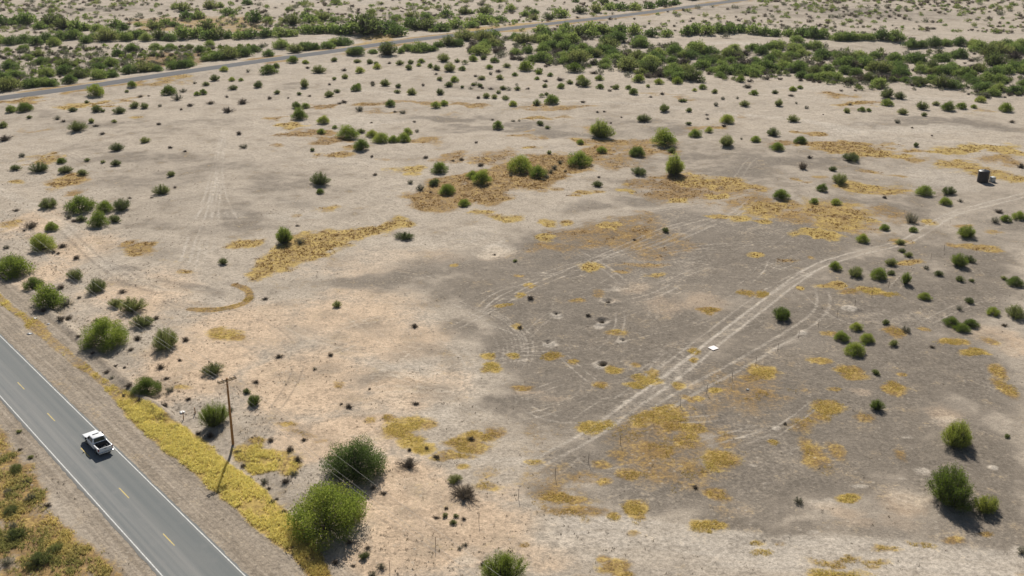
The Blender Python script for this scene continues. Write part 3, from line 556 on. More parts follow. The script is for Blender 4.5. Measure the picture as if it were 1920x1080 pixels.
def asphalt_material(name, far=False):
    m, nt, o = mat(name)
    tc = nd(nt, 'ShaderNodeTexCoord'); v = tc.outputs['Object']
    mp = nd(nt, 'ShaderNodeMapping'); mp.inputs['Scale'].default_value = (.02, 1.1, 1); nt.links.new(v, mp.inputs[0])
    ns = noise(nt, mp.outputs[0], 1.0, 4, .5)
    n1 = noise(nt, v, .35, 6, .6); n2 = noise(nt, v, 9, 3, .6)
    sx = nd(nt, 'ShaderNodeSeparateXYZ'); nt.links.new(v, sx.inputs[0])
    if far:
        base = mixc(nt, n1, (.118, .118, .122), (.155, .153, .155))
    else:
        base = mixc(nt, smst(nt, ns, .36, .64), (.150, .158, .156), (.215, .212, .200))
        # worn wheel paths: four bands across the two lanes
        wav = mth(nt, 'COSINE', mth(nt, 'MULTIPLY', sx.outputs[1], 2 * math.pi / (HALF / 2)))
        base = mixc(nt, mth(nt, 'MULTIPLY', smst(nt, wav, -.2, 1.0), .35), base, (.225, .222, .210))
        base = mixc(nt, smst(nt, n1, .5, .75), base, (.20, .198, .19))
        base = mixc(nt, mth(nt, 'MULTIPLY', smst(nt, sx.outputs[1], .6, -.8), .5), base, (.128, .138, .135))
        base = mixc(nt, mth(nt, 'MULTIPLY', smst(nt, sx.outputs[1], HALF + .08, HALF + .2), .6), base, (.12, .115, .105))
    k = mth(nt, 'MULTIPLY_ADD', n2, .4, .80)
    hv = nd(nt, 'ShaderNodeHueSaturation'); nt.links.new(base, hv.inputs['Color']); nt.links.new(k, hv.inputs['Value'])
    b = nd(nt, 'ShaderNodeBsdfPrincipled'); nt.links.new(hv.outputs[0], b.inputs['Base Color'])
    b.inputs['Roughness'].default_value = .95 if far else .85; b.inputs['Specular IOR Level'].default_value = .08 if far else .25
    bp = nd(nt, 'ShaderNodeBump'); bp.inputs['Strength'].default_value = .25; bp.inputs['Distance'].default_value = .02
    nt.links.new(n2, bp.inputs['Height']); nt.links.new(bp.outputs[0], b.inputs['Normal'])
    nt.links.new(b.outputs[0], o.inputs[0])
    return m


def paint_material(name, col):
    m, nt, o = mat(name)
    tc = nd(nt, 'ShaderNodeTexCoord'); n1 = noise(nt, tc.outputs['Object'], 3, 6, .7)
    c = mixc(nt, smst(nt, n1, .42, .72), col, (.22, .215, .20))
    b = nd(nt, 'ShaderNodeBsdfPrincipled'); nt.links.new(c, b.inputs['Base Color']); b.inputs['Roughness'].default_value = .7
    nt.links.new(b.outputs[0], o.inputs[0])
    return m


def leaf_material(name, c0, c1, c2, trans=.35):
    """foliage colour from the leaf's own tint and a little from plant to plant"""
    m, nt, o = mat(name)
    a = attr(nt, 'tint'); oi = nd(nt, 'ShaderNodeObjectInfo')
    f = mth(nt, 'ADD', mth(nt, 'MULTIPLY', a, .75), mth(nt, 'MULTIPLY', mth(nt, 'SUBTRACT', oi.outputs['Random'], .5), 1.0), clamp=True)
    cr = nd(nt, 'ShaderNodeValToRGB'); e = cr.color_ramp.elements
    e[0].color = (*c0, 1); e[1].color = (*c2, 1); x = e.new(.5); x.color = (*c1, 1)
    nt.links.new(f, cr.inputs[0])
    d = nd(nt, 'ShaderNodeBsdfPrincipled'); nt.links.new(cr.outputs[0], d.inputs['Base Color']); d.inputs['Roughness'].default_value = .65; d.inputs['Specular IOR Level'].default_value = .2
    t = nd(nt, 'ShaderNodeBsdfTranslucent'); nt.links.new(cr.outputs[0], t.inputs[0])
    mx = nd(nt, 'ShaderNodeMixShader'); mx.inputs[0].default_value = trans
    nt.links.new(d.outputs[0], mx.inputs[1]); nt.links.new(t.outputs[0], mx.inputs[2]); nt.links.new(mx.outputs[0], o.inputs[0])
    return m


M = {}
M['ground'] = ground_material()
M['asphalt'] = asphalt_material('worn_asphalt')
M['asphalt_far'] = asphalt_material('far_asphalt', True)
M['white_paint'] = paint_material('white_road_paint', (.62, .61, .58))
M['yellow_paint'] = paint_material('yellow_road_paint', (.55, .40, .08))
#LEAF_BEGIN
M['green'] = leaf_material('green_leaves', (.105, .152, .024), (.215, .275, .042), (.345, .365, .070), .63)
M['mesq'] = leaf_material('mesquite_leaves', (.096, .142, .038), (.178, .240, .060), (.275, .315, .088), .63)
M['olive'] = leaf_material('olive_leaves', (.105, .134, .040), (.192, .224, .064), (.29, .305, .10), .63)
M['grey'] = leaf_material('grey_green_leaves', (.12, .122, .082), (.20, .20, .135), (.29, .275, .195), .48)
M['dry'] = leaf_material('dry_twigs', (.090, .072, .054), (.155, .125, .092), (.26, .21, .14), .30)
M['straw'] = leaf_material('dry_grass_blades', (.23, .135, .048), (.40, .25, .070), (.86, .77, .27), .50)
M['weed'] = leaf_material('roadside_weed_leaves', (.19, .23, .06), (.44, .38, .14), (.72, .58, .21), .52)
#LEAF_END
M['bark'] = simple('shrub_bark', (.085, .062, .045), .9, scale=12)
M['wood'] = simple('weathered_pole_wood', (.36, .19, .078), .85, scale=5)
M['arm_wood'] = simple('crossarm_wood', (.30, .225, .14), .8, scale=8)
M['ceramic'] = simple('insulator_ceramic', (.16, .12, .10), .3)
M['steel'] = simple('rusty_post_steel', (.11, .075, .055), .75, .3)
M['galv'] = simple('galvanised_steel', (.42, .43, .43), .45, .6)
M['wire'] = simple('wire_aluminium', (.42, .40, .37), .5, .5)
M['truck_white'] = simple('white_car_paint', (.80, .80, .80), .25, 0, .04, spec=.6)
M['glass'] = simple('dark_car_glass', (.012, .014, .016), .08, 0, .1, spec=.7)
M['rubber'] = simple('tyre_rubber', (.02, .02, .021), .85)
M['trim'] = simple('black_plastic_trim', (.025, .025, .027), .6)
M['bedliner'] = simple('bed_liner', (.03, .031, .034), .8)
M['chrome'] = simple('bumper_chrome', (.55, .56, .58), .25, .9, .08)
M['red'] = simple('tail_light_red', (.30, .02, .02), .2)
M['plate'] = simple('licence_plate_white', (.7, .7, .68), .5)
M['poly_black'] = simple('black_tank_plastic', (.014, .015, .019), .45, spec=.5)
M['poly_white'] = simple('pale_tank_plastic', (.62, .64, .62), .5)
M['board'] = simple('white_board', (.78, .70, .66), .6, 0, .06)
M['litter'] = simple('pale_litter', (.8, .79, .76), .6)


# ------------------------------------------------------------------ mesh helpers
def mesh_np(name, verts, faces, mats, tint=None, fmat=None, smooth=False):
    """mesh from numpy verts and a list of faces of equal size arrays"""
    me = bpy.data.meshes.new(name)
    verts = np.asarray(verts, np.float32)
    me.vertices.add(len(verts)); me.vertices.foreach_set('co', verts.ravel())
    groups = [f for f in faces if len(f)]
    nl = sum(f.size for f in groups); nf = sum(len(f) for f in groups)
    me.loops.add(nl); me.polygons.add(nf)
    li = np.concatenate([f.ravel() for f in groups]).astype(np.int32)
    ls = []; s = 0
    for f in groups:
        ls.append(s + np.arange(len(f)) * f.shape[1]); s += f.size
    me.loops.foreach_set('vertex_index', li)
    me.polygons.foreach_set('loop_start', np.concatenate(ls).astype(np.int32))
    if fmat is not None: me.polygons.foreach_set('material_index', np.asarray(fmat, np.int32))
    if smooth: me.polygons.foreach_set('use_smooth', np.ones(nf, bool))
    for m in mats: me.materials.append(m)
    if tint is not None:
        a = me.attributes.new('tint', 'FLOAT', 'FACE'); a.data.foreach_set('value', np.asarray(tint, np.float32))
    me.update(calc_edges=True); me.validate()
    return me


def link(name, data, parent=None, loc=(0, 0, 0)):
    o = bpy.data.objects.new(name, data); C.objects.link(o); o.location = loc
    if parent: o.parent = parent
    return o


def tag(o, label=None, cat=None, group=None, kind=None):
    if label: o['label'] = label
    if cat: o['category'] = cat
    if group: o['group'] = group
    if kind: o['kind'] = kind
    return o


class MB:
    """collects shapes into one mesh"""
    def __init__(s): s.bm = bmesh.new()

    def box(s, lo, hi, mtx=None):
        x0, y0, z0 = lo; x1, y1, z1 = hi
        v = [s.bm.verts.new(Vector(p) if mtx is None else mtx @ Vector(p)) for p in
             ((x0, y0, z0), (x1, y0, z0), (x1, y1, z0), (x0, y1, z0), (x0, y0, z1), (x1, y0, z1), (x1, y1, z1), (x0, y1, z1))]
        for f in ((0, 3, 2, 1), (4, 5, 6, 7), (0, 1, 5, 4), (1, 2, 6, 5), (2, 3, 7, 6), (3, 0, 4, 7)):
            s.bm.faces.new([v[i] for i in f])
        return s

    def hexa(s, pts):
        v = [s.bm.verts.new(p) for p in pts]
        for f in ((0, 3, 2, 1), (4, 5, 6, 7), (0, 1, 5, 4), (1, 2, 6, 5), (2, 3, 7, 6), (3, 0, 4, 7)):
            s.bm.faces.new([v[i] for i in f])
        return s

    def prism(s, prof, x0, x1):
        """side profile (y,z) extruded across x"""
        a = [s.bm.verts.new((x0, y, z)) for y, z in prof]; b = [s.bm.verts.new((x1, y, z)) for y, z in prof]
        s.bm.faces.new(a[::-1]); s.bm.faces.new(b)
        n = len(prof)
        for i in range(n): s.bm.faces.new((a[i], a[(i + 1) % n], b[(i + 1) % n], b[i]))
        bmesh.ops.recalc_face_normals(s.bm, faces=s.bm.faces)
        return s

    def tube(s, p, q, r0, r1=None, n=10):
        r1 = r0 if r1 is None else r1
        p = Vector(p); q = Vector(q); d = (q - p).normalized()
        a = d.orthogonal().normalized(); b = d.cross(a)
        A = []; B = []
        for i in range(n):
            t = 2 * math.pi * i / n; e = a * math.cos(t) + b * math.sin(t)
            A.append(s.bm.verts.new(p + e * r0)); B.append(s.bm.verts.new(q + e * r1))
        for i in range(n): s.bm.faces.new((A[i], A[(i + 1) % n], B[(i + 1) % n], B[i]))
        s.bm.faces.new(A[::-1]); s.bm.faces.new(B)
        return s

    def lathe(s, prof, n=32, mtx=None):
        rings = []
        for r, z in prof:
            ring = []
            for i in range(n):
                t = 2 * math.pi * i / n; p = Vector((r * math.cos(t), r * math.sin(t), z))
                ring.append(s.bm.verts.new(p if mtx is None else mtx @ p))
            rings.append(ring)
        for a, b in zip(rings[:-1], rings[1:]):
            for i in range(n): s.bm.faces.new((a[i], a[(i + 1) % n], b[(i + 1) % n], b[i]))
        s.bm.faces.new(rings[0][::-1]); s.bm.faces.new(rings[-1])
        return s

    def quad(s, *p):
        s.bm.faces.new([s.bm.verts.new(q) for q in p]); return s

    def build(s, name, m, parent=None, bevel=0, smooth=False, seg=2):
        bmesh.ops.recalc_face_normals(s.bm, faces=s.bm.faces)
        if bevel:
            bmesh.ops.bevel(s.bm, geom=[e for e in s.bm.edges if len(e.link_faces) == 2 and e.calc_face_angle(0) > .4], offset=bevel, segments=seg, affect='EDGES', profile=.5)
        me = bpy.data.meshes.new(name); s.bm.to_mesh(me); s.bm.free(); me.materials.append(m)
        if smooth:
            for p in me.polygons: p.use_smooth = True
            try: me.set_sharp_from_angle(angle=R(40))
            except Exception: pass
        return link(name, me, parent)


# ------------------------------------------------------------------ ground sheet
def build_ground():
    ys = 80 * np.exp(np.linspace(0, math.log(900 / 80), 1300))
    ys = np.concatenate([[-3000, -400, -60, 20, 45, 65], ys, [960, 1100, 1400, 2200, 4500, 12000]])
    sx = np.linspace(-1, 1, 1250)
    W = np.interp(ys, [-3000, 20, 62, 900, 960, 1400, 12000], [60, 60, 70, 590, 640, 900, 6000])
    Xc = W[:, None] * sx[None, :]
    side = np.array([200., 1200., 9000.])
    X = np.concatenate([Xc[:, :1] - side[::-1][None, :], Xc, Xc[:, -1:] + side[None, :]], 1)
    Y = np.repeat(ys[:, None], X.shape[1], 1)
    nr, nc = X.shape
    x = X.ravel(); y = Y.ravel()
    P = paint(x, y)
    z = height(x, y)
    farm = (np.abs(x) > 1500) | (y > 1500) | (y < 40)
    z[farm] = 0
    idx = np.arange(nr * nc).reshape(nr, nc)
    F = np.stack([idx[:-1, :-1], idx[:-1, 1:], idx[1:, 1:], idx[1:, :-1]], -1).reshape(-1, 4)
    me = mesh_np('ground', np.stack([x, y, z], 1), [F], [M['ground']], smooth=True)
    for k in ('crust', 'tan', 'pale', 'straw', 'tone', 'shoulder', 'dark'):
        a = me.attributes.new(k, 'FLOAT', 'POINT'); a.data.foreach_set('value', P[k].astype(np.float32))
    o = link('ground', me); tag(o, kind='structure')
    return o


build_ground()


# ------------------------------------------------------------------ roads
def strip(name, P, w0, w1, z, m, parent=None, wob=0, seed=0):
    """ribbon along a polyline between offsets w0..w1 (right positive)"""
    P = np.asarray(P, float)
    T = np.gradient(P, axis=0); T /= np.linalg.norm(T, axis=1)[:, None]
    N = np.stack([T[:, 1], -T[:, 0]], 1)
    rs = np.random.default_rng(seed)
    j0 = rs.normal(0, wob, len(P)) if wob else 0; j1 = rs.normal(0, wob, len(P)) if wob else 0
    A = P + N * (w0 + np.zeros(len(P)) + j0)[:, None]; B = P + N * (w1 + np.zeros(len(P)) + j1)[:, None]
    n = len(P); zz = np.full(n, z) if np.isscalar(z) else z
    V = np.concatenate([np.c_[A, zz], np.c_[B, zz]])
    i = np.arange(n - 1)
    F = np.stack([i, i + n, i + n + 1, i + 1], 1)
    return link(name, mesh_np(name, V, [F], [m]), parent)


L = 260
xs = np.linspace(-L, L, 700)
road_mesh = strip('road', np.c_[xs, np.zeros_like(xs)], -HALF - .42, HALF + .30, 0, M['asphalt'], wob=.05, seed=3)
# strip: offset positive is to the right of travel; local +Y is to the left
o0 = RN * R_C + RD * ((gp(150, 840) @ RD) if hasattr(gp(150, 840), '__matmul__') else float(np.dot(gp(150, 840), RD)))
road_mesh.location = (o0[0], o0[1], .012); road_mesh.rotation_euler = (0, 0, ROAD_ANG)
tag(road_mesh, kind='structure')
S0 = float(np.dot(o0, RD))
strip('edge_line', np.c_[xs, np.zeros_like(xs)], HALF - .06, HALF + .06, .004, M['white_paint'], road_mesh, wob=.006, seed=5)
strip('edge_line', np.c_[xs, np.zeros_like(xs)], -HALF - .06, -HALF + .06, .004, M['white_paint'], road_mesh, wob=.006, seed=6)
_d = [float(np.dot(gp(*p), RD)) - S0 for p in ((34, 717), (88, 775), (223, 913), (307, 1002))]
_k = np.polyfit([0, 1, 3, 4], _d, 1); STEP = -_k[0]
for i in range(-6, 10):
    s1 = _k[1] + _k[0] * i
    xx = np.linspace(s1 - 3.0, s1, 6)
    strip('centre_dash', np.c_[xx, np.zeros(6)], -.065, .065, .004, M['yellow_paint'], road_mesh, wob=.008, seed=20 + i)
# tar spot and faint patch on the asphalt
far_z = height(FAR_ROAD_S[:, 0], FAR_ROAD_S[:, 1])
far = strip('road', FAR_ROAD_S, -3.9, 3.9, .71 * np.ones(len(FAR_ROAD_S)), M['asphalt_far'], wob=.12, seed=9)
tag(far, kind='structure')


# ------------------------------------------------------------------ plants
def leaf_quads(P, D, ln, wd, rng, jitter=.9):
    """leaf-sized quads at points P roughly along directions D"""
    n = len(P)
    d = D + rng.normal(0, jitter, (n, 3)); d /= np.linalg.norm(d, axis=1)[:, None] + 1e-9
    r = rng.normal(0, 1, (n, 3)); s = np.cross(d, r); s /= np.linalg.norm(s, axis=1)[:, None] + 1e-9
    l = (ln * rng.uniform(.6, 1.4, n))[:, None]; w = (wd * rng.uniform(.6, 1.4, n))[:, None]
    V = np.stack([P - s * w * .5, P + d * l * .5 - s * w * .35, P + d * l, P + d * l * .45 + s * w * .5], 1).reshape(-1, 3)
    F = np.arange(4 * n).reshape(n, 4)
    return V, F


def twig_prisms(A, B, r0, r1):
    """three-sided tapered sticks from A to B"""
    n = len(A); d = B - A; d /= np.linalg.norm(d, axis=1)[:, None] + 1e-9
    u = np.cross(d, np.array([.3, .9, .17])); u /= np.linalg.norm(u, axis=1)[:, None] + 1e-9
    v = np.cross(d, u); r0 = np.broadcast_to(r0, n)[:, None]; r1 = np.broadcast_to(r1, n)[:, None]
    ring = []
    for P, r in ((A, r0), (B, r1)):
        for k in range(3):
            t = 2 * math.pi * k / 3; ring.append(P + (u * math.cos(t) + v * math.sin(t)) * r)
    V = np.stack(ring, 1).reshape(-1, 3)
    b = np.arange(n)[:, None] * 6
    F = np.concatenate([b + np.array([[k, (k + 1) % 3, 3 + (k + 1) % 3, 3 + k]]) for k in range(3)])
    return V, F


def crown_m(seed, n, ln, wd, hgt=.74):
    """rounded crown of overlapping leafy clumps that reaches down to the soil"""
    rng = np.random.default_rng(seed)
    L = []
    for cnt, rad, z, r in ((11, .35, .13, .145), (8, .25, .27, .16), (5, .14, .37, .155), (2, .05, .40, .14)):
        a0 = rng.uniform(0, 6.28)
        for i in range(cnt):
            if rng.random() < .10: continue
            a = a0 + 2 * math.pi * i / cnt + rng.normal(0, .22)
            rr = rad * rng.uniform(.72, 1.18)
            L.append((rr * math.cos(a), rr * math.sin(a), z * rng.uniform(.8, 1.25), r * rng.uniform(.72, 1.18)))
    L = np.array(L); Lc = L[:, :3]; Lr = L[:, 3]; nl = len(L)
    Lc[:, 2] *= hgt / .70
    k = rng.choice(nl, n, p=Lr ** 2 / (Lr ** 2).sum())
    d = rng.normal(0, 1, (n, 3)); d /= np.linalg.norm(d, axis=1)[:, None]
    rr = Lr[k] * (rng.uniform(0, 1, n) ** .4) * rng.choice([1, 1, 1, 1.25], n)
    P = Lc[k] + d * rr[:, None] * np.array([1, 1, .95])
    m = P[:, 2] < .03; P[m, 2] = rng.uniform(.01, .14, m.sum())
    D = d * .6 + np.array([0, 0, .75]) + P * np.array([.8, .8, 0])
    V, F = leaf_quads(P, D, ln, wd, rng, .8)
    tint = np.clip(.5 + .26 * (rng.uniform(-1, 1, nl))[k] + rng.normal(0, .15, n), 0, 1)
    ns = nl
    A = np.c_[rng.normal(0, .03, (ns, 2)), np.zeros(ns)]
    mid = Lc * np.array([.55, .55, .5]) + rng.normal(0, .02, (ns, 3)); mid[:, 2] = np.abs(mid[:, 2])
    V1, F1 = twig_prisms(A, mid, .016, .011); V2, F2 = twig_prisms(mid, Lc, .011, .004)
    SV = np.concatenate([V1, V2]); SF = np.concatenate([F1, F2 + len(V1)])
    return (V, F, tint), (SV, SF)


def crown_c(seed, n, ln, wd, hgt=.85, spread=.5, ns=120):
    """many upright stems fanning out of one base, leaves on their outer parts"""
    rng = np.random.default_rng(seed)
    ang = rng.uniform(0, 2 * math.pi, ns); ti = np.sqrt(rng.uniform(0.0, 1, ns)); le = rng.uniform(.68, 1.0, ns)
    bias = 1 + .22 * np.sin(ang * 2 + rng.uniform(0, 6)) + .12 * np.sin(ang * 3 + rng.uniform(0, 6))
    tip = np.c_[np.cos(ang) * ti * spread * bias, np.sin(ang) * ti * spread * bias, hgt * le * (1 - .62 * ti ** 2.2)]
    A = np.c_[rng.normal(0, .07, (ns, 2)), np.zeros(ns)]
    mid = A + (tip - A) * np.array([.72, .72, .46])
    k = rng.integers(0, ns, n); t = rng.uniform(.08, 1.05, n) ** .7
    P = np.where((t < .5)[:, None], A[k] + (mid[k] - A[k]) * (t * 2)[:, None], mid[k] + (tip[k] - mid[k]) * (t * 2 - 1)[:, None])
    P = P + rng.normal(0, .032, (n, 3)); P[:, 2] = np.abs(P[:, 2])
    D = (tip - A)[k]; D = D / (np.linalg.norm(D, axis=1)[:, None] + 1e-9) * 1.2
    V, F = leaf_quads(P, D, ln, wd, rng, .7)
    tint = np.clip(.5 + .22 * rng.uniform(-1, 1, ns)[k] + rng.normal(0, .16, n), 0, 1)
    V1, F1 = twig_prisms(A, mid, .009, .007); V2, F2 = twig_prisms(mid, tip, .007, .003)
    return (V, F, tint), (np.concatenate([V1, V2]), np.concatenate([F1, F2 + len(V1)]))


def crown_d(seed, n, ln, wd, hgt=.42):
    """low mound of bare twigs and a few dry leaves"""
    rng = np.random.default_rng(seed)
    ns = 70
    ang = rng.uniform(0, 2 * math.pi, ns); ti = np.sqrt(rng.uniform(0, 1, ns))
    bias = 1 + .3 * np.sin(ang * 2 + rng.uniform(0, 6)) + .2 * np.sin(ang * 3 + 1)
    tip = np.c_[np.cos(ang) * ti * .48 * bias, np.sin(ang) * ti * .48 * bias, hgt * rng.uniform(.45, 1, ns) * (1 - .7 * ti ** 2) + .03]
    A = np.c_[rng.normal(0, .10, (ns, 2)), np.zeros(ns)]
    k = rng.integers(0, ns, n); t = rng.uniform(.15, 1, n)
    P = A[k] + (tip[k] - A[k]) * t[:, None] + rng.normal(0, .03, (n, 3)); P[:, 2] = np.abs(P[:, 2])
    V, F = leaf_quads(P, np.tile([0, 0, .5], (n, 1)), ln, wd, rng, .8)
    tint = np.clip(rng.normal(.45, .22, n), 0, 1)
    V1, F1 = twig_prisms(A, tip, .010, .004)
    return (V, F, tint), (V1, F1)


def proto(kind, seed, level):
    big = {'xl': (21000, .021, .0115), 'hi': (6200, .036, .020), 'mid': (2050, .060, .034), 'lo': (460, .118, .068)}[level]
    n, ln, wd = big
    if kind in 'mq': return crown_m(seed, n, ln, wd, .62 if kind == 'm' else .50)
    if kind == 's': return crown_c(seed, int(n * 1.25), ln * 1.15, wd * .95, .74, .49, 150)
    if kind == 'c': return crown_c(seed, int(n * 1.0), ln * 1.15, wd * .9, .62, .50)
    if kind == 'g': return crown_c(seed, int(n * .5), ln * 1.1, wd * .75, .58, .5, 60)
    if kind == 'd': return crown_d(seed, int(n * .42), ln * 1.15, wd * .75)


LEAFM = {'m': 'green', 's': 'green', 'q': 'mesq', 'c': 'olive', 'g': 'grey', 'd': 'dry'}
NAME = {'m': 'green_bush', 's': 'green_bush', 'q': 'thicket_bush', 'c': 'olive_shrub', 'g': 'grey_shrub', 'd': 'dry_shrub'}
NOUN = {'m': 'green bush', 's': 'spiky green bush', 'q': 'green bush', 'c': 'olive green shrub', 'g': 'grey-green shrub', 'd': 'dry brown shrub'}
CATG = {'m': 'bush', 's': 'bush', 'q': 'thicket bush', 'c': 'shrub', 'g': 'shrub', 'd': 'shrub'}
HGT = {'m': .74, 'c': .72, 'g': .62, 'd': .42}
PROTO = {}
NV = {'xl': 2, 'hi': 5, 'mid': 5, 'lo': 5}


def get_proto(kind, level, v):
    key = (kind, level, v)
    if key not in PROTO:
        (V, F, t), (SV, SF) = proto(kind, hash((ord(kind), len(level), v)) % 9973 + 31 * v, level)
        fol = mesh_np('foliage', V, [F], [M[LEAFM[kind]]], tint=t)
        if level in ('hi', 'xl'):
            PROTO[key] = (fol, mesh_np('stems', SV, [SF], [M['bark']]))
        else:
            jv = np.concatenate([V, SV]); jf = np.concatenate([F, SF + len(V)])
            me = mesh_np(NAME[kind], jv, [jf], [M[LEAFM[kind]], M['bark']], tint=np.concatenate([t, np.full(len(SF), .4)]),
                         fmat=np.concatenate([np.zeros(len(F)), np.ones(len(SF))]))
            PROTO[key] = (me, None)
    return PROTO[key]


PLANTS = []      # (object, px, py, w px, kind, zone)
_prng = random.Random(5)


def plant(px, py, w, kind, hr=1.0, zone=None, front=True, width=1.0):
    cy = py - (.14 * w if front else 0)
    x, y = gp(px, cy)
    if kind == 'm' or kind == 'c':
        u = x * RN[0] + y * RN[1]
    s = w * mpp(px, cy) * 1.04
    level = 'xl' if w > 50 and y < 150 else 'hi' if w >= 24 and y < 330 else ('mid' if w >= 12 and y < 480 else 'lo')
    v = _prng.randrange(NV[level])
    fol, st = get_proto(kind, level, v)
    z = zat(x, y) - .02
    rz = _prng.uniform(0, 2 * math.pi)
    sc = (s * width * _prng.uniform(.96, 1.06), s * width * _prng.uniform(.9, 1.08), s * hr * _prng.uniform(.93, 1.07))
    if st:
        r = bpy.data.objects.new(NAME[kind], None); C.objects.link(r); r.empty_display_size = .3
        r.location = (x, y, z); r.rotation_euler = (0, 0, rz); r.scale = sc
        a = link('foliage', fol, r); b = link('stems', st, r)
    else:
        r = link(NAME[kind], fol, None, (x, y, z)); r.rotation_euler = (0, 0, rz); r.scale = sc
    r['category'] = CATG[kind]
    PLANTS.append((r, px, py - .4 * w, w, kind, zone, s))
    return r


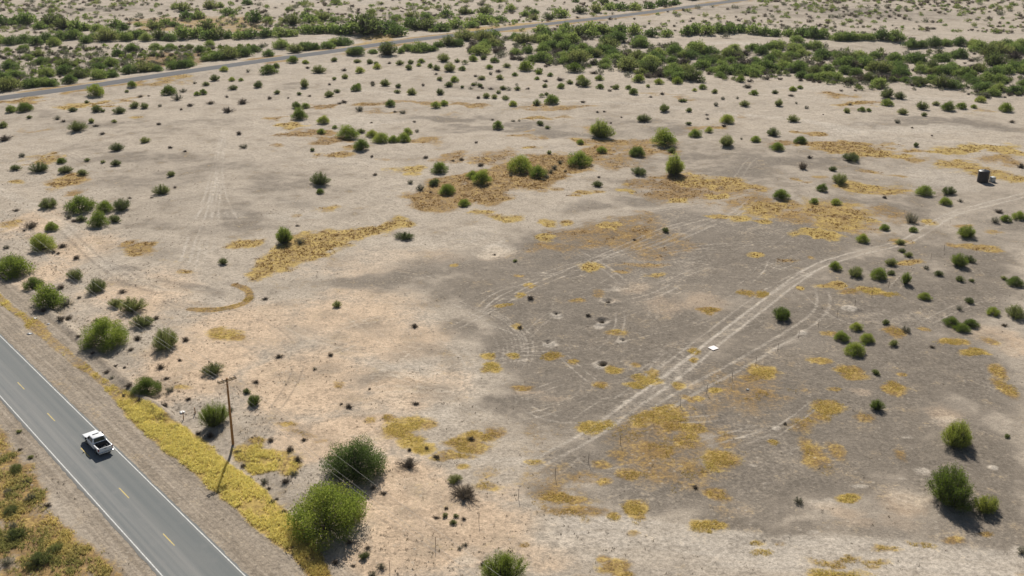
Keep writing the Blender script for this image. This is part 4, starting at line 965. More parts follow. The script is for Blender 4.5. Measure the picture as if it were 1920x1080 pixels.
#PLANTS_BEGIN
NEAR = """
21 213 23 m;47 213 32 m;55 224 10 c;7 241 20 c;145 251 30 c;10 267 25 d;137 213 14 c;182 214 20 c;193 213 10 c;224 215 21 c;180 184 37 m;163 193 9 c;248 167 20 m;238 173 9 c;263 183 12 d;279 181 7 d
317 181 32 m;333 190 22 g;343 173 14 g;370 180 14 m;381 178 17 m;386 161 13 c;365 157 8 g;403 153 18 c;421 138 18 m;437 169 16 c;435 153 14 m;452 153 11 m;425 183 10 d;395 198 17 d;455 197 23 d;357 202 16 d;340 207 8 d;300 201 10 g;428 215 25 d
253 204 18 c;271 204 17 c;108 229 15 g;119 233 11 d;172 234 13 c;180 241 12 d;215 233 10 c;192 256 13 d;298 237 12 d;448 256 15 d;485 166 20 c;503 142 36 m .8;518 131 16 m;465 137 10 g;550 123 24 m;573 123 15 m;577 131 11 d;598 138 23 c;627 116 13 c;571 165 18 c 1.5
505 185 12 d;520 177 12 c;540 183 7 d;561 177 10 c;580 180 9 d;617 181 18 c;632 173 11 c;627 151 10 c;618 160 9 d;556 204 22 m;573 203 18 m;637 195 9 d;562 229 34 m;607 236 26 m;602 252 18 m;628 242 11 m;272 271 18 c
653 262 44 m;677 248 13 c;697 255 24 m;715 268 36 m;738 266 24 m;764 250 22 m;782 245 10 g;757 266 30 m;696 230 7 d;777 228 8 d;645 194 15 d;675 209 18 g;732 202 22 m;817 205 21 m;833 200 18 m;740 210 9 d;755 212 12 g;933 243 22 m 1.3;923 224 8 d;962 228 8 g;973 227 7 g;1013 235 15 c;1027 241 10 c;962 201 18 m;1007 200 18 c;1035 200 31 m;1093 196 12 d
912 186 15 c;927 187 13 c;948 189 13 c;935 178 10 c;897 187 12 d;825 180 16 c 1.2;772 180 20 c;745 176 11 c;747 166 13 c;722 164 20 c;699 163 12 g;698 156 11 d;668 173 23 m;672 163 11 m;675 138 20 m;670 118 13 c;647 148 15 c;645 133 12 d;693 121 15 c;705 122 10 c;708 131 19 m;730 122 10 d;750 125 15 c;770 123 14 c;767 135 16 c;785 127 11 m;790 121 15 m;807 131 12 m 1.5;818 136 16 c;832 121 25 c;843 139 26 c;867 136 16 m;857 121 11 c
852 157 20 m;842 166 16 c;825 153 11 c;793 163 7 d 2;818 143 9 d;867 168 8 c;900 165 12 c;920 171 11 d;943 171 12 c;970 173 12 c;990 171 9 d;888 162 9 c;903 152 13 c;892 147 10 d;920 142 10 g;937 152 16 c;935 137 15 d;965 144 14 m;927 120 19 m;950 128 14 c;887 118 20 m;918 132 16 m;907 113 13 c;985 136 33 m;1007 152 12 m;1010 141 14 m;1023 157 12 d;1022 168 12 c;1025 181 9 c;1052 171 17 m;1050 155 16 d;1032 146 14 m;1068 161 14 c;1090 156 20 m;1095 168 26 c;1123 156 19 m;1125 171 17 m;1077 141 38 m .8;1113 142 16 d
1197 157 26 m;1187 181 20 m;1155 171 16 c;1178 170 14 m;1147 167 10 d;1220 185 9 d;1235 161 20 m;1270 161 22 m;1215 166 9 c;1277 193 9 c;1245 211 22 c;1207 228 23 c;1127 261 46 s 1.0;1245 277 52 m;1120 213 8 d;1133 212 8 d;1145 230 7 d;1165 220 6 d;1088 272 16 m;893 270 9 d
1303 257 27 m;1330 249 18 m;1363 232 32 m;1358 237 13 d;1362 278 34 c;1416 270 21 m;1390 263 7 g;1450 256 23 c;1501 272 26 m;1487 231 20 c;1460 202 17 c 1.2;1396 202 18 c;1342 200 12 g;1292 210 13 c;1291 233 11 c;1325 215 8 d;1327 223 9 d;1483 183 12 d;1413 182 18 m;1453 178 12 c;1486 172 17 m;1500 167 12 m;1512 205 10 g;1493 196 7 g;1355 189 10 g;1382 188 8 g;1283 193 10 c;1340 177 13 c;1317 170 18 m;1302 173 10 m;1388 158 20 m;1402 168 16 d
1663 188 30 c;1687 189 20 c;1662 203 30 m .7;1587 215 15 c;1615 213 16 m;1628 213 12 m;1593 201 8 g;1692 218 18 c;1682 233 13 g;1728 208 23 c;1755 200 13 c;1777 211 28 m;1802 207 22 m;1732 221 12 c;1825 205 13 m;1838 194 22 m;1885 212 31 m;1897 233 13 d;1543 218 5 d;1710 243 7 d;1747 258 7 d
42 297 14 g;30 322 17 c;74 325 30 c;115 308 20 m;123 326 23 c;155 329 18 c;220 287 23 c;164 304 10 c;193 307 9 c;218 312 18 c;320 283 12 d;347 289 9 d;457 282 16 g;321 332 15 c;303 366 29 c;284 372 7 d;243 372 9 d;328 353 9 d;586 286 10 c;600 350 35 c;600 364 18 m;92 394 38 c .8
150 403 62 m .85;197 400 37 m;230 396 33 c;186 428 44 m;216 417 22 c;153 417 18 c;130 412 16 g;140 418 14 d;98 436 27 m;60 433 30 d;80 475 56 m;117 466 20 d;109 478 12 d;100 476 12 d;25 524 80 m;143 526 31 c;64 543 38 m;181 550 38 c;533 458 36 s 1.1;563 458 22 g;418 495 16 c 1.2;557 424 10 d
678 285 36 m;697 293 9 d;798 297 14 d;865 304 13 d;703 329 12 d;824 328 37 m;838 367 38 m;815 348 22 c;886 338 26 m;903 351 43 m;871 389 26 m;975 329 54 m;1008 336 38 m;1086 314 48 m;1128 288 22 m;1030 291 10 c;1195 295 34 m;1120 350 18 c;1123 333 9 d;1198 329 32 c .7;1264 331 42 s 1.2;1260 286 17 c;902 315 16 d;758 451 32 c .6;927 477 8 d;966 491 8 c;1248 437 14 c;1190 451 9 d;788 358 20 g;808 361 8 d;770 345 14 g;850 305 9 d
1040 318 14 g;1050 308 12 g;1032 326 14 g;1025 335 12 g;1060 322 10 d;958 333 10 g;1020 340 10 g
1457 286 29 m;1595 305 35 c .7;1505 320 24 d 1.4;1518 298 12 d 1.4;1562 321 14 c;1575 347 33 c;1464 377 34 m;1541 362 24 m;1526 383 19 m;1567 385 21 m;1733 369 34 m;1778 365 25 c;1772 385 26 m;1801 379 10 g;1659 373 13 d;1873 401 18 d;1885 418 22 m;1909 415 29 m;1865 420 20 g;1707 419 25 g 1.3;1712 436 18 m;1659 432 21 m;1811 448 36 s .9;1617 457 27 m;1687 460 16 c;1691 475 13 c;1703 484 15 c;1565 511 28 m;1603 524 31 c;1646 530 36 m;1671 502 21 c;1670 519 14 c;1697 538 20 s 1.6;1736 508 12 g;1759 521 16 c;1797 504 31 s 1.1;1817 494 20 c;1800 530 16 c;1822 530 10 c;1903 538 32 m;1882 524 11 c;1717 277 12 c;1915 318 20 d
93 580 70 m;123 574 24 g;248 588 42 c;219 577 26 c;267 617 36 c;202 657 92 m;310 659 54 c;348 643 20 d;275 743 57 m;400 706 36 c;463 741 15 c;477 765 27 s;401 805 54 s 1.1;337 678 11 d;312 713 12 d;523 673 17 d;620 671 15 d;480 721 14 d;497 563 18 d .5;632 578 19 c;230 551 18 d;293 600 16 d;258 641 20 d;590 696 9 g;245 660 14 d;232 745 10 d;216 690 12 d
995 566 20 d;777 616 18 d;1140 567 14 d .6;1103 595 14 d;1128 603 16 d .6;1043 590 9 d .6;1027 643 10 d .6;1168 636 8 d .6;1130 683 20 d;975 618 15 d;655 769 18 d;693 733 9 d;780 761 15 d;640 762 9 d
1465 602 34 s;1605 622 26 m;1626 645 31 m;1577 641 32 m;1602 669 44 m;1660 612 14 c;1698 627 20 g;1675 652 17 c;1747 656 12 d;1783 615 36 m .8;1820 617 32 m .8;1803 626 32 m .8;1798 585 14 g;1817 572 17 c;1862 594 27 m;1903 600 38 c;1733 566 25 m;1883 614 13 d;1642 704 15 c;1643 771 24 s 1.2;1472 797 11 d
667 906 122 q 1.2;612 1011 168 m 1.0;852 908 24 c;872 941 56 d;767 881 42 d;700 918 14 d;720 928 16 d;835 972 11 c;855 973 10 c;850 985 13 c;870 978 12 d;818 975 13 d;837 958 12 d;683 1045 20 c;862 1032 11 g;873 1026 11 g;943 1100 80 s;905 1062 16 d;818 862 17 d;800 845 13 d;768 847 12 d;883 827 17 d;620 862 14 d;570 830 14 d;508 832 18 d;655 1020 20 d;690 1030 14 d
1792 842 62 s 1.05;1780 953 90 s 1.12;1846 965 46 s;1888 822 12 c;1303 918 16 d;1497 945 20 g;1917 1042 24 g
30 885 26 c .8;58 938 24 g;20 965 30 c .7;30 1012 36 c .8;105 1036 30 c .7;74 1062 46 c .7;12 1062 26 g;50 905 16 d;90 950 16 d;140 1030 14 d;38 845 10 d;36 812 10 c;58 860 10 c;25 990 20 g;14 925 18 g
"""
for row in NEAR.strip().replace('\n', ';').split(';'):
    q = row.split()
    if len(q) < 4: continue
    plant(float(q[0]), float(q[1]), float(q[2]), q[3], float(q[4]) if len(q) > 4 else 1.0)

# weeds and small dry shrubs along the roadside bank
rr = random.Random(21)
ROADSIDE = [(85, 585), (110, 605), (150, 640), (172, 670), (196, 700), (212, 712), (240, 735), (262, 758), (290, 772), (305, 760), (330, 800), (372, 815), (395, 822), (452, 872), (470, 890), (492, 905), (520, 930), (535, 905), (548, 890), (560, 870), (545, 850), (450, 850), (630, 1055), (660, 1060), (700, 1075), (715, 1065), (128, 600), (140, 490), (30, 400), (50, 440), (15, 470), (150, 560), (110, 545), (180, 600), (215, 640), (232, 690), (300, 690), (322, 735), (355, 752), (430, 770), (510, 940), (528, 960), (505, 915)]
for (px, py) in ROADSIDE:
    plant(px + rr.uniform(-4, 4), py + rr.uniform(-4, 4), rr.uniform(9, 22), rr.choice('ddgd'), rr.uniform(.8, 1.2))

# far bands of bushes, left of and along the far road
FARL = """
0 88 30;22 90 34;48 86 30;70 90 26;88 84 30;104 92 26;120 84 26;142 82 30;160 86 26;178 80 24;200 84 30;222 78 26;238 82 26;258 80 26;276 82 26;300 79 24;320 80 28;346 77 30;370 74 26;388 77 28;408 76 28;430 73 22;448 75 26;468 76 28;500 74 34;528 75 30;548 72 24;572 68 34;598 68 34;622 68 30;640 70 24
5 50 30;30 46 24;55 50 32;75 58 26;100 52 30;118 58 26;140 60 28;158 58 24;180 62 26;196 66 24;215 55 26;232 58 24;262 52 18;290 60 24;310 50 20;330 52 20;350 38 24;374 36 24;385 60 28;345 25 22;330 20 18;395 20 18;415 14 16;480 45 28;505 45 18;430 32 22;465 12 16;550 50 24;580 45 30;608 40 24;628 44 20;575 36 18;540 24 14;630 12 18
12 178 38;30 150 30;20 135 28;0 160 36;60 172 36;82 170 34;100 168 26;132 162 30;122 145 24;186 155 30;210 151 22;244 141 30;268 141 36;284 136 24;297 138 18;325 135 30;345 134 24;358 130 18;385 118 20;408 119 28;432 116 36;456 113 28;480 104 26;503 111 18;525 99 32;552 104 22;575 101 28;592 99 26;612 98 22;630 92 28;648 92 30;92 148 28;125 130 26;80 125 22;182 135 22;180 122 18;210 128 22;196 148 20;50 112 18;145 150 22;45 98 18;75 108 16;220 110 18;247 102 24;290 98 20;320 100 22;375 102 20;395 88 18;355 95 16
655 72 40;690 74 50;722 72 46;742 74 30;772 58 28;800 62 36;826 63 34;857 58 34;886 55 20;908 50 36;935 46 24;920 40 18;1000 38 16;1052 38 24;1030 40 18;872 82 36;896 79 20;728 108 32;672 108 26;700 104 14;765 99 26;792 103 36;812 100 20;840 90 24;655 106 18;750 102 16;860 92 24;820 92 20
1140 25 22;1165 24 24;1190 23 26;1215 20 24;1240 16 24;1265 12 22;1115 28 18;1090 30 16;1300 6 18;960 22 20;985 30 18;1000 28 16;910 30 18;880 28 14;800 38 22;770 36 18;740 40 20;700 30 16;680 42 18;840 36 20;870 30 18;790 18 12;1080 8 14;1130 12 16
"""
for row in FARL.strip().replace('\n', ';').split(';'):
    q = [float(a) for a in row.split()]
    plant(q[0] + rr.uniform(-3, 3), q[1] + rr.uniform(-1, 1), q[2] * rr.uniform(1.1, 1.45), 'q' if rr.random() < .8 else 'c', rr.uniform(.85, 1.1) * (.8 if q[2] > 32 else 1), zone='farleft')

# the dense thicket beyond the pale track
TH = [(868, 96), (905, 78), (1000, 68), (1090, 62), (1130, 66), (1280, 92), (1400, 92), (1480, 82), (1560, 95), (1700, 98), (1930, 100), (1930, 182), (1850, 186), (1780, 172), (1700, 160), (1640, 172), (1560, 160), (1480, 150), (1400, 150), (1300, 158), (1180, 150), (1120, 128), (1020, 128), (960, 112), (900, 108)]
HEDGE = [(1020, 66), (1060, 62), (1100, 66), (1135, 70), (1160, 72), (1190, 70), (1220, 72), (1250, 72), (1285, 70), (1305, 68), (1325, 69), (1345, 68), (1368, 68), (1390, 67), (1412, 68), (1430, 71), (1455, 72), (1480, 74), (1505, 75), (1525, 77), (1540, 78), (1572, 80), (1590, 82), (1605, 82), (1628, 82), (1655, 84), (1680, 86), (1705, 92), (1728, 92), (1750, 93), (1775, 92), (1800, 92), (1825, 94), (1865, 92), (1890, 92), (1915, 92), (1935, 94)]
for (px, py) in HEDGE:
    plant(px + rr.uniform(-3, 3), py + rr.uniform(-1.5, 1.5), rr.uniform(27, 40), 'q', rr.uniform(.9, 1.2), zone='hedge')
pts = []
tries = 0
THA = np.array(TH)
while len(pts) < 200 and tries < 20000:
    tries += 1
    px = rr.uniform(868, 1930); py = rr.uniform(64, 186)
    if not inpoly(np.array([px]), np.array([py]), TH)[0]: continue
    if 1290 < px < 1480 and 76 < py < 92: continue
    if any(abs(px - a) < 13 and abs(py - b) < 6.5 for a, b in pts): continue
    g = float(fbm(np.array([px]), np.array([py * 3.]), 90, 7, 2)[0])
    if g < .36 and rr.random() < .8: continue
    pts.append((px, py))
    k = rr.random()
    plant(px, py, rr.uniform(24, 44), 'q' if k < .72 else ('c' if k < .88 else 'd'), rr.uniform(.8, 1.05), zone='thicket')
#PLANTS_END


# distant low scrub: one object, far too many to count
#SCRUB_BEGIN
def scrub(name, count, region, wr, kinds, seed, matnames, dens=None):
    rng = np.random.default_rng(seed); rp = random.Random(seed)
    Vs = []; Fs = []; Ts = []; Ms = []; off = 0; n = 0; tries = 0
    base = [proto(k, 500 + i, 'lo') for i, k in enumerate(kinds)]
    while n < count and tries < count * 30:
        tries += 1
        px = rp.uniform(region[0], region[2]); py = rp.uniform(region[1], region[3])
        if dens and rp.random() > dens(px, py): continue
        x, y = gp(px, py)
        d, _ = polydist(np.array([x]), np.array([y]), FAR_ROAD_S[::2])
        if d[0] < 6.5: continue
        i = rp.randrange(len(kinds)); (V, F, t), _s = base[i]
        m = len(F); keep = rng.choice(m, min(m, 120), replace=False)
        s = rp.uniform(*wr) * mpp(px, py)
        a = rp.uniform(0, 6.28); c, sn = math.cos(a), math.sin(a)
        Q = V.reshape(m, 4, 3)[keep]
        cen = Q.mean(1, keepdims=True); Q = cen + (Q - cen) * 1.6
        Q = Q.reshape(-1, 3) * s
        Q = np.c_[Q[:, 0] * c - Q[:, 1] * sn + x, Q[:, 0] * sn + Q[:, 1] * c + y, Q[:, 2] * rp.uniform(.8, 1.1) + zat(x, y)]
        Vs.append(Q); Fs.append(np.arange(len(Q)).reshape(-1, 4) + off); off += len(Q)
        Ts.append(np.clip(t[keep] + rp.uniform(-.25, .25), 0, 1)); Ms.append(np.full(len(keep), i)); n += 1
    me = mesh_np(name, np.concatenate(Vs), [np.concatenate(Fs)], [M[a] for a in matnames], tint=np.concatenate(Ts), fmat=np.concatenate(Ms))
    return tag(link(name, me), kind='stuff')


def dens_far(px, py):
    v = float(fbm(np.array([px]), np.array([py * 4.]), 160, 77, 3)[0])
    return sstep(.30, .62, v)


o = scrub('distant_scrub', 2900, (-80, -24, 2000, 62), (5, 14), ['q', 'c', 'g', 'd', 'd'], 3, ['mesq', 'olive', 'grey', 'dry', 'dry'], lambda a, b: .35 + .65 * dens_far(a, b))
tag(o, 'low scattered desert scrub covering the far plain at the top', 'scrub')
o = scrub('desert_scrub', 800, (-40, 90, 660, 165), (6, 15), ['c', 'g', 'd', 'm'], 5, ['olive', 'grey', 'dry', 'green'], lambda a, b: 1.0 if b < 190 - a * .16 - 18 else 0)
tag(o, 'low mixed scrub on the flat beyond the far road, left', 'scrub')
o = scrub('desert_scrub', 950, (860, 60, 1960, 190), (8, 18), ['d', 'g', 'c'], 8, ['dry', 'grey', 'olive'], lambda a, b: 1.0 if inpoly(np.array([a]), np.array([b]), TH)[0] else .05)
tag(o, 'grey and brown undergrowth between the bushes of the far thicket', 'scrub')
#SCRUB_END


# ------------------------------------------------------------------ dry grass tufts (stuff)
#GRASS_BEGIN
def tufts(name, X, Y, hgt, spread, tint, m, seed, blades=9, wid=.022):
    rng = np.random.default_rng(seed); n = len(X)
    Z = height(X, Y)
    P = np.repeat(np.c_[X, Y, Z], blades, 0); k = len(P)
    P[:, :2] += rng.normal(0, 1, (k, 2)) * np.repeat(spread, blades)[:, None] * .5
    hh = np.repeat(hgt, blades) * rng.uniform(.6, 1.25, k)
    lean = rng.normal(0, .55, (k, 2)) * hh[:, None]
    a = rng.uniform(0, 2 * math.pi, k); ww = np.repeat(spread, blades) * wid * 4
    sx = np.c_[np.cos(a), np.sin(a), np.zeros(k)] * ww[:, None]
    tip = P + np.c_[lean, hh]
    mid = P + np.c_[lean * .4, hh * .6]
    V = np.stack([P - sx, P + sx, mid + sx * .8, tip, mid - sx * .8], 1).reshape(-1, 3)
    F = np.arange(5 * k).reshape(k, 5)
    t = np.clip(np.repeat(tint, blades) + rng.normal(0, .14, k), 0, 1)
    return link(name, mesh_np(name, V, [F], [m], tint=t))


def sample_grass(n, y0, y1, seed, thr=.35):
    rng = np.random.default_rng(seed)
    Y = np.sqrt(rng.uniform(y0 * y0, y1 * y1, n)); X = rng.uniform(-1, 1, n) * (Y * .56 + 8)
    p = paint(X, Y, full=False)
    q = p['straw'] + (fbm(X, Y, 1.7, 141, 2) - .5) * 1.1 + (fbm(X, Y, 6, 143, 2) - .5) * .6
    ok = sstep(.42, 1.1, q) * thr > rng.uniform(0, 1.0, n)
    ok &= p['straw'] > .12
    return X[ok], Y[ok], p['straw'][ok], p['tone'][ok], p['u'][ok], p['off'][ok]


rng_w = np.random.default_rng(5)
X, Y, S, T, U, OFF = sample_grass(460000, 84, 170, 31, .78)
left = U < R_C
keep = ~left | (rng_w.uniform(0, 1, len(X)) < .5 * sstep(.30, .62, fbm(X, Y, 2.6, 171, 3)) + .12)
X, Y, S, T, U, OFF, left = [a[keep] for a in (X, Y, S, T, U, OFF, left)]
ver = (~left) & (OFF < 16)
mid_ = (~left) & ~ver
for nm, sel, h0, lb in (('verge_grass', ver, .26, 'bright yellow dry grass strip growing along the right road verge'), ('field_grass', mid_, .12, 'patches of ochre dry grass spread over the near field'),):
    k = int(sel.sum())
    o = tufts(nm, X[sel], Y[sel], h0 * (.6 + .8 * S[sel]), np.full(k, .17 if nm == 'field_grass' else .20), np.clip(T[sel] * (1.05 if nm == 'verge_grass' else .45), 0, 1), M['straw'], 41)
    tag(o, lb, 'grass', kind='stuff')
k = int(left.sum())
o = tufts('roadside_weeds', X[left], Y[left], np.full(k, .30) * (.4 + S[left]), np.full(k, .24), np.clip(fbm(X[left], Y[left], 5, 151, 3) * 2.6 - .92, 0, 1), M['weed'], 43, 7, .035)
tag(o, 'green and ochre weeds growing thickly on the left roadside', 'weeds', kind='stuff')
X, Y, S, T, U, OFF = sample_grass(240000, 170, 420, 33, .75)
o = tufts('far_grass', X, Y, .15 * (.6 + .8 * S), np.full(len(X), .34), np.clip(T * .18, 0, 1), M['straw'], 47, 5, .045)
tag(o, 'ochre grass patches farther out across the pale field', 'grass', kind='stuff')

# clods, dead weeds and twigs littering the sandy ground beside the road
rng = np.random.default_rng(61)
n = 60000
Y = np.sqrt(rng.uniform(86 ** 2, 260 ** 2, n)); X = rng.uniform(-1, 1, n) * (Y * .56 + 6)
U = X * RN[0] + Y * RN[1]; off = U - R_R
dd = np.exp(-np.clip(off - 11, 0, None) / 12) * .75 * (off > 9.5) + .003 + .25 * (fbm(X, Y, 7, 161, 3) > .66) * .3
dd = np.where(np.abs(U - R_C) < HALF + .8, 0, dd) + .12 * ((U - R_L) < -1.2)
ok = rng.uniform(0, 1, n) < dd * (.3 + 1.4 * (fbm(X, Y, 5, 163, 3) > .5))
X = X[ok]; Y = Y[ok]
o = tufts('dead_weeds', X, Y, rng.uniform(.06, .2, len(X)), rng.uniform(.1, .26, len(X)), rng.uniform(.1, .9, len(X)), M['dry'], 67, 6, .035)
tag(o, 'small dead weeds and twigs littering the sandy ground', 'weeds', kind='stuff')
#GRASS_END


# ------------------------------------------------------------------ pickup truck
def build_truck(x, y, z, rz):
    t = bpy.data.objects.new('pickup_truck', None); C.objects.link(t)
    t.location = (x, y, z); t.rotation_euler = (0, 0, rz)
    W = .97
    # lower body: bonnet, wings and cab sides (front is +y)
    prof = [(2.80, .52), (2.86, .80), (2.80, 1.02), (2.55, 1.09), (1.30, 1.17), (1.10, 1.20), (-.95, 1.20), (-.95, .48),
            (.98, .48), (1.10, .74), (1.34, .90), (1.66, .90), (1.90, .74), (2.02, .50)]
    MB().prism(prof, -W, W).build('body', M['truck_white'], t, bevel=.05, smooth=True)
    # cabin with slanted pillars
    b = MB(); zb, zr = 1.19, 1.84
    b.hexa([(-.93, -.93, zb), (.93, -.93, zb), (.93, 1.25, zb), (-.93, 1.25, zb), (-.74, -.74, zr), (.74, -.74, zr), (.76, .50, zr), (-.76, .50, zr)])
    b.build('cab', M['truck_white'], t, bevel=.06, smooth=True)

    def pane(name, pts, push):
        c = sum((Vector(p) for p in pts), Vector()) / 4
        n = (Vector(pts[1]) - Vector(pts[0])).cross(Vector(pts[3]) - Vector(pts[0])).normalized()
        if n.dot(c - Vector((0, .1, 1.2))) < 0: n = -n
        m = MB(); q = [Vector(p) + n * push for p in pts]; r = [Vector(p) - n * .02 for p in pts]
        m.hexa(r + q); return m.build(name, M['glass'], t)
    lerp = lambda a, b, k: tuple(a[i] + (b[i] - a[i]) * k for i in range(3))

    def sub(c0, c1, c2, c3, u0, u1, v0, v1):
        f = lambda u, v: lerp(lerp(c0, c1, u), lerp(c3, c2, u), v)
        return [f(u0, v0), f(u1, v0), f(u1, v1), f(u0, v1)]
    pane('windscreen', sub((-.93, 1.25, zb), (.93, 1.25, zb), (.76, .50, zr), (-.76, .50, zr), .07, .93, .08, .92), .008)
    pane('rear_window', sub((-.93, -.93, zb), (.93, -.93, zb), (.74, -.74, zr), (-.74, -.74, zr), .09, .91, .12, .88), .008)
    for s in (-1, 1):
        A = ((s * .93, -.93, zb), (s * .93, 1.25, zb), (s * .76, .50, zr), (s * .74, -.74, zr))
        pane('side_window', sub(*A, .08, .46, .12, .86), .008)
        pane('side_window', sub(*A, .50, .93, .12, .86), .008)
    MB().box((-.42, .16, 1.835), (.42, .40, 1.852)).build('sunroof', M['glass'], t)
    # cargo bed
    b = MB()
    for s in (-1, 1):
        x0, x1 = sorted((s * .97, s * .84))
        b.prism([(-.97, .50), (-1.28, .50), (-1.36, .74), (-1.58, .90), (-1.90, .90), (-2.14, .74), (-2.24, .50), (-2.72, .56), (-2.72, 1.20), (-.97, 1.20)], x0, x1)
    b.build('bedside', M['truck_white'], t, bevel=.025, smooth=True)
    b = MB(); b.box((-.84, -2.70, .60), (.84, -.97, .68)).box((-.84, -1.03, .68), (.84, -.975, 1.17))
    for s in (-1, 1):
        x0, x1 = sorted((s * .84, s * .60)); b.box((x0, -2.12, .68), (x1, -1.38, .92))
        x0, x1 = sorted((s * .838, s * .815)); b.box((x0, -2.66, .92), (x1, -1.03, 1.17))
    b.build('bed_liner', M['bedliner'], t)
    b = MB(); b.box((-.83, -2.79, .58), (.83, -2.71, 1.19)); g = b.build('tailgate', M['truck_white'], t, bevel=.025, smooth=True)
    MB().box((-.16, -2.815, 1.0), (.16, -2.79, 1.07)).build('handle', M['trim'], g)
    b = MB(); b.box((-.95, -2.98, .44), (.95, -2.80, .60)); bp = b.build('rear_bumper', M['chrome'], t, bevel=.03, smooth=True)
    MB().box((-.16, -2.995, .47), (.16, -2.98, .58)).build('licence_plate', M['plate'], bp)
    b = MB(); b.box((-.93, 2.80, .40), (.93, 2.98, .64)); b.build('front_bumper', M['chrome'], t, bevel=.03, smooth=True)
    MB().box((-.60, 2.845, .70), (.60, 2.88, .96)).build('grille', M['trim'], t, bevel=.01)
    for s in (-1, 1):
        x0, x1 = sorted((s * .845, s * .975))
        MB().box((x0, -2.775, .80), (x1, -2.70, 1.15)).build('tail_light', M['red'], t, bevel=.012)
        x0, x1 = sorted((s * .63, s * .92))
        MB().box((x0, 2.80, .78), (x1, 2.875, .96)).build('headlight', M['plate'], t, bevel=.02)
        b = MB(); x0, x1 = sorted((s * .99, s * 1.20)); b.box((x0, .98, 1.18), (x1, 1.10, 1.42))
        x0, x1 = sorted((s * .92, s * 1.0)); b.box((x0, 1.0, 1.22), (x1, 1.06, 1.28))
        b.build('wing_mirror', M['trim'], t, bevel=.02)
        for yy in (1.50, -1.74):
            w = bpy.data.objects.new('wheel', None); C.objects.link(w); w.parent = t; w.location = (s * .84, yy, .38)
            mt = Matrix.Rotation(math.pi / 2, 4, 'Y')
            MB().lathe([(.20, -.125), (.34, -.125), (.38, -.08), (.38, .08), (.34, .125), (.20, .125)], 26, mt).build('tyre', M['rubber'], w, smooth=True)
            MB().lathe([(.05, -.13), (.21, -.11), (.21, .11), (.05, .13)], 20, mt).build('rim', M['galv'], w, smooth=True)
    MB().box((-.80, -2.5, .40), (.80, 2.6, .56)).build('chassis', M['trim'], t)
    tag(t, 'white pickup truck with open cargo bed driving away on the road', 'pickup')
    return t


#TRUCK_BEGIN
ts = float(np.dot(gp(184, 838), RD)); tp = RN * (R_C + HALF * .56) + RD * ts
#TRUCK_END
build_truck(tp[0], tp[1], .016, ROAD_ANG - math.pi / 2)


# ------------------------------------------------------------------ utility pole and wires
def build_pole():
    x, y = gp(437, 833); z = zat(x, y)
    t = bpy.data.objects.new('utility_pole', None); C.objects.link(t); t.location = (x, y, z)
    t.rotation_euler = (0, R(1.2), 0)
    a = ROAD_ANG
    H = 9.9
    MB().tube((0, 0, -.4), (0, 0, H), .185, .125, 14).build('pole', M['wood'], t, smooth=True)
    ax = Vector((RN[0], RN[1], 0)); al = Vector((RD[0], RD[1], 0))
    for k, s in enumerate((-1, 1)):
        b = MB(); mt = Matrix.Translation(al * (s * .19) + Vector((0, 0, H - .35))) @ Matrix.Rotation(math.atan2(ax.y, ax.x), 4, 'Z')
        b.box((-1.28, -.055, -.07), (1.28, .055, .07), mt); b.build('crossarm', M['arm_wood'], t)
    b = MB()
    for s in (-1, 1):
        for q in (-1, 1): b.tube(ax * (s * .75) + al * (q * .24) + Vector((0, 0, H - .42)), al * (q * .14) + Vector((0, 0, H - 1.05)), .02, .02, 6)
    b.build('brace', M['galv'], t)
    tops = []
    for s in (-1.15, -.55, .55, 1.15):
        for q in (-1, 1):
            p = ax * s + al * (q * .19) + Vector((0, 0, H - .28))
            MB().lathe([(.02, 0), (.02, .08), (.07, .09), (.075, .14), (.045, .19), (.05, .23), (.02, .25)], 12, Matrix.Translation(p)).build('insulator', M['ceramic'], t, smooth=True)
        tops.append(ax * s + Vector((0, 0, H - .05)))
    tag(t, 'tall brown wooden utility pole with double crossarm beside the yellow verge', 'utility pole')
    mtx = Matrix.Translation((x, y, z)) @ Matrix.Rotation(R(1.2), 4, 'Y')
    for i, p in enumerate(tops):
        if i == 2: continue
        p = mtx @ p
        b = MB()
        for sgn in (-1, 1):
            N = 16; q0 = p; span = 95
            for k in range(1, N + 1):
                f = k / N
                q1 = p + al * (sgn * span * f) + Vector((0, 0, -4 * 1.4 * f * (1 - f)))
                b.tube(q0, q1, .010, .010, 5); q0 = q1
        o = b.build('power_line', M['wire'])
        tag(o, 'thin overhead wire strung from the pole crossarm, ' + {0: 'the one nearest the road', 1: 'the middle one of three', 3: 'the one farthest from the road'}[i], 'power line', 'overhead wires on the pole')


build_pole()


